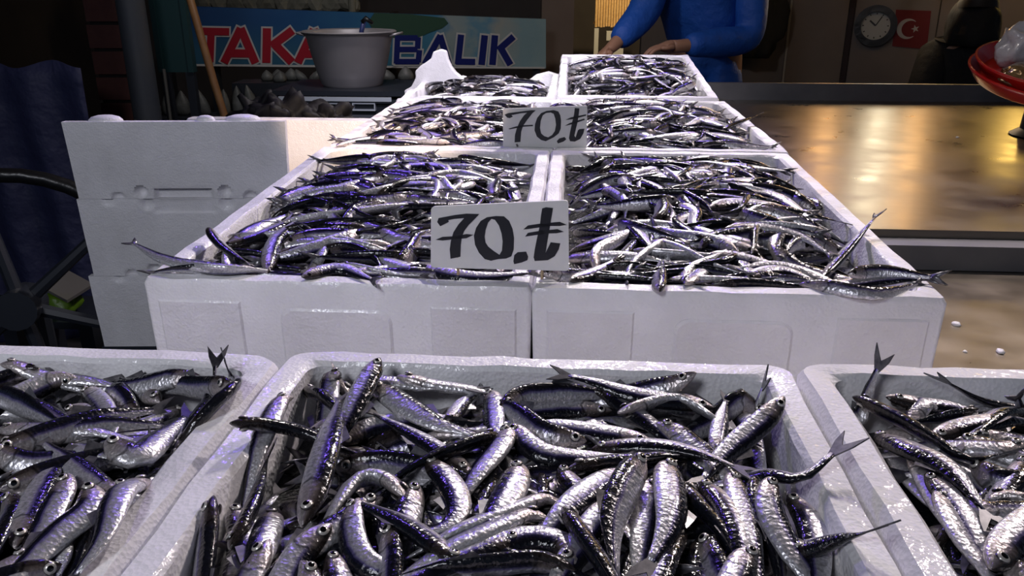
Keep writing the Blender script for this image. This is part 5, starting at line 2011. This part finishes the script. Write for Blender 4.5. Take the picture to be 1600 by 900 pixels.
wallpart('rim', 'black_plastic', lambda mb: ringz(mb, cr_ * 0.68, cr_, 0, -0.04), 'auto')
wallpart('dial', 'clock_face', lambda mb: discz(mb, cr_ * 0.68, 0, -0.012))
for a, ln, wd in ((math.radians(140), 0.38, 0.012), (math.radians(60), 0.52, 0.008)):
    def hand(mb, a=a, ln=ln, wd=wd):
        dx, dz = math.cos(a), math.sin(a)
        px_, pz_ = -dz * wd / 2 * 0.8, dx * wd / 2 * 0.8
        e = (dx * ln * cr_, dz * ln * cr_)
        lo = [(px_, 0, pz_), (e[0] + px_, 0, e[1] + pz_), (e[0] - px_, 0, e[1] - pz_), (-px_, 0, -pz_)]
        mb.loops([[(x, -0.013, z) for x, _, z in lo], [(x, -0.016, z) for x, _, z in lo]])
    wallpart('hand', 'black_plastic', hand)
for k in range(12):
    def mk(mb, k=k):
        a = 2 * math.pi * k / 12
        c_, s_ = math.cos(a), math.sin(a)
        r0, r1, w2 = cr_ * 0.54, cr_ * 0.62, 0.003
        lo = [(r0 * c_ - s_ * w2, r0 * s_ + c_ * w2), (r1 * c_ - s_ * w2, r1 * s_ + c_ * w2), (r1 * c_ + s_ * w2, r1 * s_ - c_ * w2), (r0 * c_ + s_ * w2, r0 * s_ - c_ * w2)]
        mb.loops([[(x, -0.012, z) for x, z in lo], [(x, -0.0135, z) for x, z in lo]])
    wallpart('hour_mark', 'black_plastic', mk)
fl = on_wall(1424, 45, 0.016)
flr = empty('flag', fl, 0, 'red flag with white crescent and star hanging on the wall', 'flag')


def wl2(px, py):
    q = on_wall(px, py, 0.016) - fl
    return (q.dot(rd), q.z)


poly_prism('cloth', 'flag_red', [[wl2(1394, 72), wl2(1448, 77), wl2(1455, 17), wl2(1400, 15)]], (Vector((0, 0, 0)), rd, Vector((0, 0, 1)), rn), 0.004, flr)
cc_ = wl2(1418, 45)
hgt_f = abs(wl2(1418, 29)[1] - wl2(1418, 61)[1]) / 2
outer = [(cc_[0] + hgt_f * math.cos(a), cc_[1] + hgt_f * math.sin(a)) for a in [math.radians(50 + 260 * k / 24) for k in range(25)]]
inner = [(cc_[0] + hgt_f * 0.24 + hgt_f * 0.80 * math.cos(a), cc_[1] + hgt_f * 0.80 * math.sin(a)) for a in [math.radians(302 - 244 * k / 24) for k in range(25)]]
poly_prism('crescent', 'flag_white', [outer + inner], (Vector((0, 0, 0)), rd, Vector((0, 0, 1)), rn), 0.006, flr)
sc2 = wl2(1430, 45)
star = []
for k in range(10):
    a = math.radians(180 + 36 * k)
    r_ = hgt_f * (0.40 if k % 2 == 0 else 0.16)
    star.append((sc2[0] + r_ * math.cos(a), sc2[1] + r_ * math.sin(a)))
poly_prism('star', 'flag_white', [star], (Vector((0, 0, 0)), rd, Vector((0, 0, 1)), rn), 0.006, flr)
# black garment hung on the wall behind the man in blue
gq2 = on_wall(1192, 40, 0.02)
gm = lump('hanging_garment', 'black_cloth', (gq2.x - 0.05, gq2.y - 0.12, on_wall(1192, 88, 0.02).z), (0.13, 0.07, 0.30), 8.2, 0.5, 4, 0.0, 4)
tag(gm, 'black garment hanging on the wall right of the man in blue', 'garment')

# red trays
tc_ = at_Z(1672, 104, 2.35)
TT = math.radians(13)
TR_ = Matrix.Translation(tc_) @ Matrix.Rotation(TT, 4, 'X')
ped = empty('tray_stand', (tc_.x, tc_.y, UZ), 0, 'dark stand holding the red trays on the steel counter', 'stand')
zr_ = tc_.z - UZ
MB().lathe([(0.11, 0), (0.115, 0.004), (0.09, 0.02), (0.085, zr_ - 0.10), (0.01, zr_ - 0.10)], 32).build('column', 'dark_plastic', ped, smooth='auto')
MB().lathe([(0.05, zr_ - 0.0995), (0.05, zr_ - 0.06)], 24).build('neck', 'dark_plastic', ped, smooth='auto')


def tilt_place(o, x, y, z):
    o.matrix_world = TR_ @ Matrix.Translation((x, y, z))


def tray(label, z, R):
    o = MB().lathe([(0.01, 0), (R * 0.86, 0), (R * 0.90, 0.006), (R * 0.98, 0.034), (R, 0.040), (R, 0.044), (R * 0.975, 0.044), (R * 0.95, 0.036), (R * 0.87, 0.008), (0.01, 0.006)], 56).build('red_tray', 'red_plastic', None, None, smooth='auto')
    tilt_place(o, 0, 0, z)
    tag(o, label, 'tray', 'stacked red trays')
    return o


tray('lower of the two stacked round red plastic trays', -0.060, 0.252)
tray('upper round red plastic tray holding wrapped goods', -0.035, 0.240)
o = lump('golden_pack', 'golden_pack', (0, 0, 0), (0.11, 0.09, 0.030), 5.5, 0.3, 4, 0.2)
tilt_place(o, -0.085, -0.06, -0.028)
tag(o, 'shiny golden wrapped pack lying in the red tray', 'pack')
o = lump('white_bag', 'clear_bag', (0, 0, 0), (0.062, 0.055, 0.075), 2.5, 0.4, 4, 0.15)
tilt_place(o, -0.09, 0.09, -0.028)
tag(o, 'puffed white plastic bag standing in the red tray', 'bag')

# foam crumbs on the steel
for k, (px, py, z, r_, lab) in enumerate(((1494, 508, LZ, .0055, 'larger white foam crumb on the lower counter beside the second row'), (1563, 551, LZ, .005, 'white foam crumb on the lower counter near the photo edge'),
                                          (1508, 550, LZ, .0025, 'tiny white crumb between the two larger ones on the lower counter'), (1496, 215, UZ, .004, 'white crumb on the upper counter in front of the red trays'),
                                          (1390, 158, UZ, .004, 'white crumb on the upper counter near its back rim'))):
    q = on_z(px, py, z)
    o = lump('foam_crumb', 'foam', (q.x, q.y, z), (r_, r_ * 1.3, r_ * 0.6), k * 2.2, 0.5, 2, 0.2)
    tag(o, lab, 'crumb', 'foam crumbs on the steel counter')


# ================================================================== PEOPLE
def skin_mesh(name, verts, edges, radii, root, sub=2):
    me = bpy.data.meshes.new(name)
    me.from_pydata(verts, edges, [])
    o = bpy.data.objects.new(name, me)
    C.objects.link(o)
    o.modifiers.new('skin', 'SKIN')
    for i, sv in enumerate(me.skin_vertices[0].data):
        r = radii[i]
        sv.radius = (r, r) if not isinstance(r, tuple) else r
        sv.use_root = (i == root)
    md = o.modifiers.new('sub', 'SUBSURF')
    md.levels = sub
    md.render_levels = sub
    dg = bpy.context.evaluated_depsgraph_get()
    ev = o.evaluated_get(dg)
    m2 = bpy.data.meshes.new_from_object(ev)
    bpy.data.objects.remove(o)
    m2.polygons.foreach_set('use_smooth', [True] * len(m2.polygons))
    return m2


def chainmesh(name, chains, root=0, sub=2):
    """chains: list of lists of (key, pos, radius); repeated keys join"""
    ids, V, E, R = {}, [], [], []
    for ch in chains:
        prev = None
        for it in ch:
            k = it[0]
            if k not in ids:
                ids[k] = len(V); V.append(tuple(it[1])); R.append(it[2])
            if prev is not None:
                E.append((prev, ids[k]))
            prev = ids[k]
    return skin_mesh(name, V, E, R, root, sub)


def person(loc, rz, label, J, cloth, trousers_m, group=None):
    root = empty('person', loc, rz, label, 'person', group)

    def hand(side):
        wv, hv = Vector(J['wrist' + side]), Vector(J['hand' + side])
        ax_ = (hv - wv).normalized()
        sd = ax_.cross(Vector((0, 0, 1)))
        sd = sd.normalized() if sd.length > 0.1 else Vector((1, 0, 0))
        up_ = sd.cross(ax_)
        palm = wv + ax_ * 0.06
        out = [[('wr' + side, wv, 0.026), ('pm' + side, palm, (0.034, 0.018))]]
        for k, (off, ln) in enumerate(((-0.027, .062), (-0.009, .074), (0.009, .07), (0.026, .055))):
            b_ = palm + sd * off + ax_ * 0.030
            out.append([('pm' + side, palm, 0.03), ('fa%d' % k + side, b_, 0.0095), ('fb%d' % k + side, b_ + ax_ * ln * 0.5 - up_ * 0.008, 0.0085), ('fc%d' % k + side, b_ + ax_ * ln * 0.85 - up_ * 0.03, 0.007)])
        tb = palm - sd * 0.034 - ax_ * 0.02
        out.append([('pm' + side, palm, 0.03), ('ta' + side, tb, 0.011), ('tb' + side, tb - sd * 0.016 + ax_ * 0.034, 0.0095), ('tc' + side, tb - sd * 0.010 + ax_ * 0.060, 0.008)])
        return out
    g = lambda k: Vector(J[k])
    ch = [[('pel', g('pelvis'), (0.145, 0.105)), ('wst', g('waist'), (0.13, 0.095)), ('chs', g('chest'), (0.155, 0.11)), ('nkb', g('neck'), 0.055), ('nk', g('neck') + (g('head') - g('neck')) * 0.4, 0.05),
           ('hd1', g('neck') + (g('head') - g('neck')) * 0.75, (0.068, 0.078)), ('hd2', g('head') + (g('head') - g('neck')) * 0.12, (0.075, 0.092)), ('hd3', g('head') + (g('head') - g('neck')) * 0.5, (0.055, 0.066))]]
    for s_ in ('L', 'R'):
        ch.append([('chs', g('chest'), 0.15), ('sh' + s_, g('shoulder' + s_), 0.066), ('el' + s_, g('elbow' + s_), 0.044), ('wr' + s_, g('wrist' + s_), 0.027)])
        ch += hand(s_)
        ch.append([('pel', g('pelvis'), 0.14), ('hp' + s_, g('hip' + s_), 0.095), ('kn' + s_, g('knee' + s_), 0.062), ('an' + s_, g('ankle' + s_), 0.042), ('to' + s_, g('toe' + s_), 0.036)])
    me = chainmesh('body', ch)
    me.materials.append(M['skin'])
    link('body', me, root)
    # face and hair
    hd = g('head'); upv = (g('head') - g('neck')).normalized()
    fwdv = Vector(J.get('face', (0, -1, 0))).normalized()
    sdv = fwdv.cross(upv).normalized()
    for sx in (-1, 1):
        mb = MB().lathe([(0.001, -0.008), (0.009, -0.005), (0.011, 0), (0.009, 0.005), (0.001, 0.008)], 10)
        e = mb.build('eye', 'pupil', root, tuple(hd + fwdv * 0.082 + sdv * sx * 0.032 + upv * 0.015))
        mb = MB().tube([hd + sdv * sx * 0.072 + upv * 0.02, hd + sdv * sx * 0.086 - upv * 0.0, hd + sdv * sx * 0.074 - upv * 0.03], [0.010, 0.014, 0.009], 8)
        mb.build('ear', 'skin', root, smooth=True)
    MB().tube([hd + fwdv * 0.085 + upv * 0.015, hd + fwdv * 0.108 - upv * 0.02, hd + fwdv * 0.088 - upv * 0.03], [0.008, 0.014, 0.010], 8).build('nose', 'skin', root, smooth=True)
    MB().tube([hd + fwdv * 0.082 - upv * 0.055 - sdv * 0.024, hd + fwdv * 0.090 - upv * 0.056, hd + fwdv * 0.082 - upv * 0.055 + sdv * 0.024], [0.004, 0.007, 0.004], 8).build('mouth', 'flag_red', root, smooth=True)
    bm = bmesh.new()
    bmesh.ops.create_uvsphere(bm, u_segments=20, v_segments=12, radius=1)
    bmesh.ops.delete(bm, geom=[v for v in bm.verts if v.co.z < -0.15 or (v.co.y < -0.55 and v.co.z < 0.45)], context='VERTS')
    me = bpy.data.meshes.new('hair')
    for v in bm.verts:
        v.co = hd + upv * (0.035 + v.co.z * 0.100) + sdv * v.co.x * 0.088 - fwdv * v.co.y * 0.105
    bm.to_mesh(me); bm.free()
    me.materials.append(M['hair'])
    me.polygons.foreach_set('use_smooth', [True] * len(me.polygons))
    link('hair', me, root)
    # jacket
    k = 1.0
    hem = g('pelvis') + Vector((0, 0, -0.06 if 'sit' not in J else 0.0))
    jc = [[('hem', hem, (0.205, 0.16)), ('pel', g('pelvis') * 0.4 + g('waist') * 0.6, (0.19, 0.15)), ('chs', g('chest'), (0.195, 0.145)), ('nkb', g('neck') - (g('neck') - g('chest')) * 0.15, 0.085)]]
    for s_ in ('L', 'R'):
        wv = g('wrist' + s_)
        jc.append([('chs', g('chest'), 0.17), ('sh' + s_, g('shoulder' + s_), 0.092), ('um' + s_, g('shoulder' + s_).lerp(g('elbow' + s_), 0.5), 0.082), ('el' + s_, g('elbow' + s_), 0.074), ('fm' + s_, g('elbow' + s_).lerp(wv, 0.55), 0.062), ('wr' + s_, g('elbow' + s_).lerp(wv, 0.93), 0.048)])
    me = chainmesh('jacket', jc)
    me.materials.append(M[cloth])
    link('jacket', me, root)
    tr = [[('pel', g('pelvis') + Vector((0, 0, 0.04)), (0.16, 0.125)), ('cr', g('pelvis') + Vector((0, 0, -0.05)), (0.16, 0.125))]]
    for s_ in ('L', 'R'):
        tr.append([('cr', g('pelvis'), 0.16), ('hp' + s_, g('hip' + s_), 0.118), ('kn' + s_, g('knee' + s_), 0.085), ('an' + s_, g('ankle' + s_), 0.065)])
    me = chainmesh('trousers', tr)
    me.materials.append(M[trousers_m])
    link('trousers', me, root)
    for s_ in ('L', 'R'):
        a_, t_ = g('ankle' + s_), g('toe' + s_)
        mb = MB().tube([a_ + Vector((0, 0, 0.05)), a_ - Vector((0, 0, 0.02)), a_.lerp(t_, 0.4) - Vector((0, 0, 0.012)), t_], [0.055, 0.058, 0.052, 0.040], 12)
        mb.build('boot', 'black_plastic', root, smooth=True)
    return root


# man in blue behind the counter (head above the frame), reaching to the left
pc_ = at_Z(1098, 60, 3.72)
zc = lambda px, py, Z=3.72: (lambda q: (q.x - pc_.x, q.y - pc_.y, q.z))(at_Z(px, py, Z))
J = dict(pelvis=(0.02, 0.05, 0.96), waist=(0.0, 0.03, 1.10), chest=(-0.03, -0.02, 1.32), neck=(-0.07, -0.07, 1.50), head=(-0.10, -0.13, 1.62),
         shoulderR=(-0.19, -0.05, 1.41), elbowR=zc(1008, 20, 3.6), wristR=zc(958, 72, 3.45), handR=zc(940, 88, 3.42),
         shoulderL=(0.16, -0.03, 1.42), elbowL=zc(1172, 62, 3.60), wristL=zc(1062, 72, 3.44), handL=zc(1030, 74, 3.42),
         hipR=(-0.07, 0.05, 0.90), kneeR=(-0.08, 0.0, 0.50), ankleR=(-0.09, 0.06, 0.09), toeR=(-0.11, -0.12, 0.045),
         hipL=(0.11, 0.05, 0.90), kneeL=(0.12, 0.0, 0.50), ankleL=(0.12, 0.06, 0.09), toeL=(0.14, -0.12, 0.045), face=(-0.25, -0.8, -0.5))
person((pc_.x, pc_.y, 0), 0, 'person in a blue jacket and trousers leaning behind the far box, arm reaching left', J, 'blue_cloth', 'blue_cloth')
# dark figure at the right, sitting
sd_ = at_Z(1517, 60, 4.05)
J2 = dict(pelvis=(0.0, 0.08, 0.50), waist=(0.0, 0.07, 0.62), chest=(0.0, 0.02, 0.80), neck=(-0.01, -0.02, 0.95), head=(-0.02, -0.05, 1.06),
          shoulderR=(-0.16, 0.0, 0.88), elbowR=(-0.23, -0.10, 0.66), wristR=(-0.14, -0.28, 0.60), handR=(-0.08, -0.34, 0.60),
          shoulderL=(0.16, 0.0, 0.88), elbowL=(0.22, -0.10, 0.66), wristL=(0.14, -0.28, 0.60), handL=(0.08, -0.34, 0.60),
          hipR=(-0.09, 0.02, 0.50), kneeR=(-0.12, -0.38, 0.50), ankleR=(-0.12, -0.36, 0.09), toeR=(-0.13, -0.52, 0.045),
          hipL=(0.09, 0.02, 0.50), kneeL=(0.12, -0.38, 0.50), ankleL=(0.12, -0.36, 0.09), toeL=(0.13, -0.52, 0.045), face=(0.3, 1, -0.1), sit=1)
person((sd_.x, sd_.y, 0), 0, 'person in black clothing sitting in shadow near the flag', J2, 'black_cloth', 'black_cloth')
hd_ = lump('hood', 'black_cloth', (0, 0, 0), (0.115, 0.135, 0.15), 6.1, 0.12, 4, 0.25)
hd_.parent = bpy.data.objects['person.001']
hd_.location = (-0.02, -0.04, 0.93)
stl = empty('stool', (sd_.x, sd_.y + 0.08, 0), 0, 'dark low stool under the person in black', 'stool')
MB().lathe([(0.01, 0.33), (0.17, 0.33), (0.18, 0.345), (0.17, 0.36), (0.01, 0.36)], 24).build('seat', 'dark_plastic', stl)
for k in range(4):
    a = math.pi / 4 + k * math.pi / 2
    MB().tube([(0.12 * math.cos(a), 0.12 * math.sin(a), 0.33), (0.17 * math.cos(a), 0.17 * math.sin(a), 0)], 0.015, 8).build('leg', 'dark_plastic', stl)
print('FISH', len(FISH), 'kept', len(keep), 'counts', {k: sum(1 for i in keep if FISH[i]['heap'] == k) for k in heaps}, 'min px', cnt[keep[-1]])
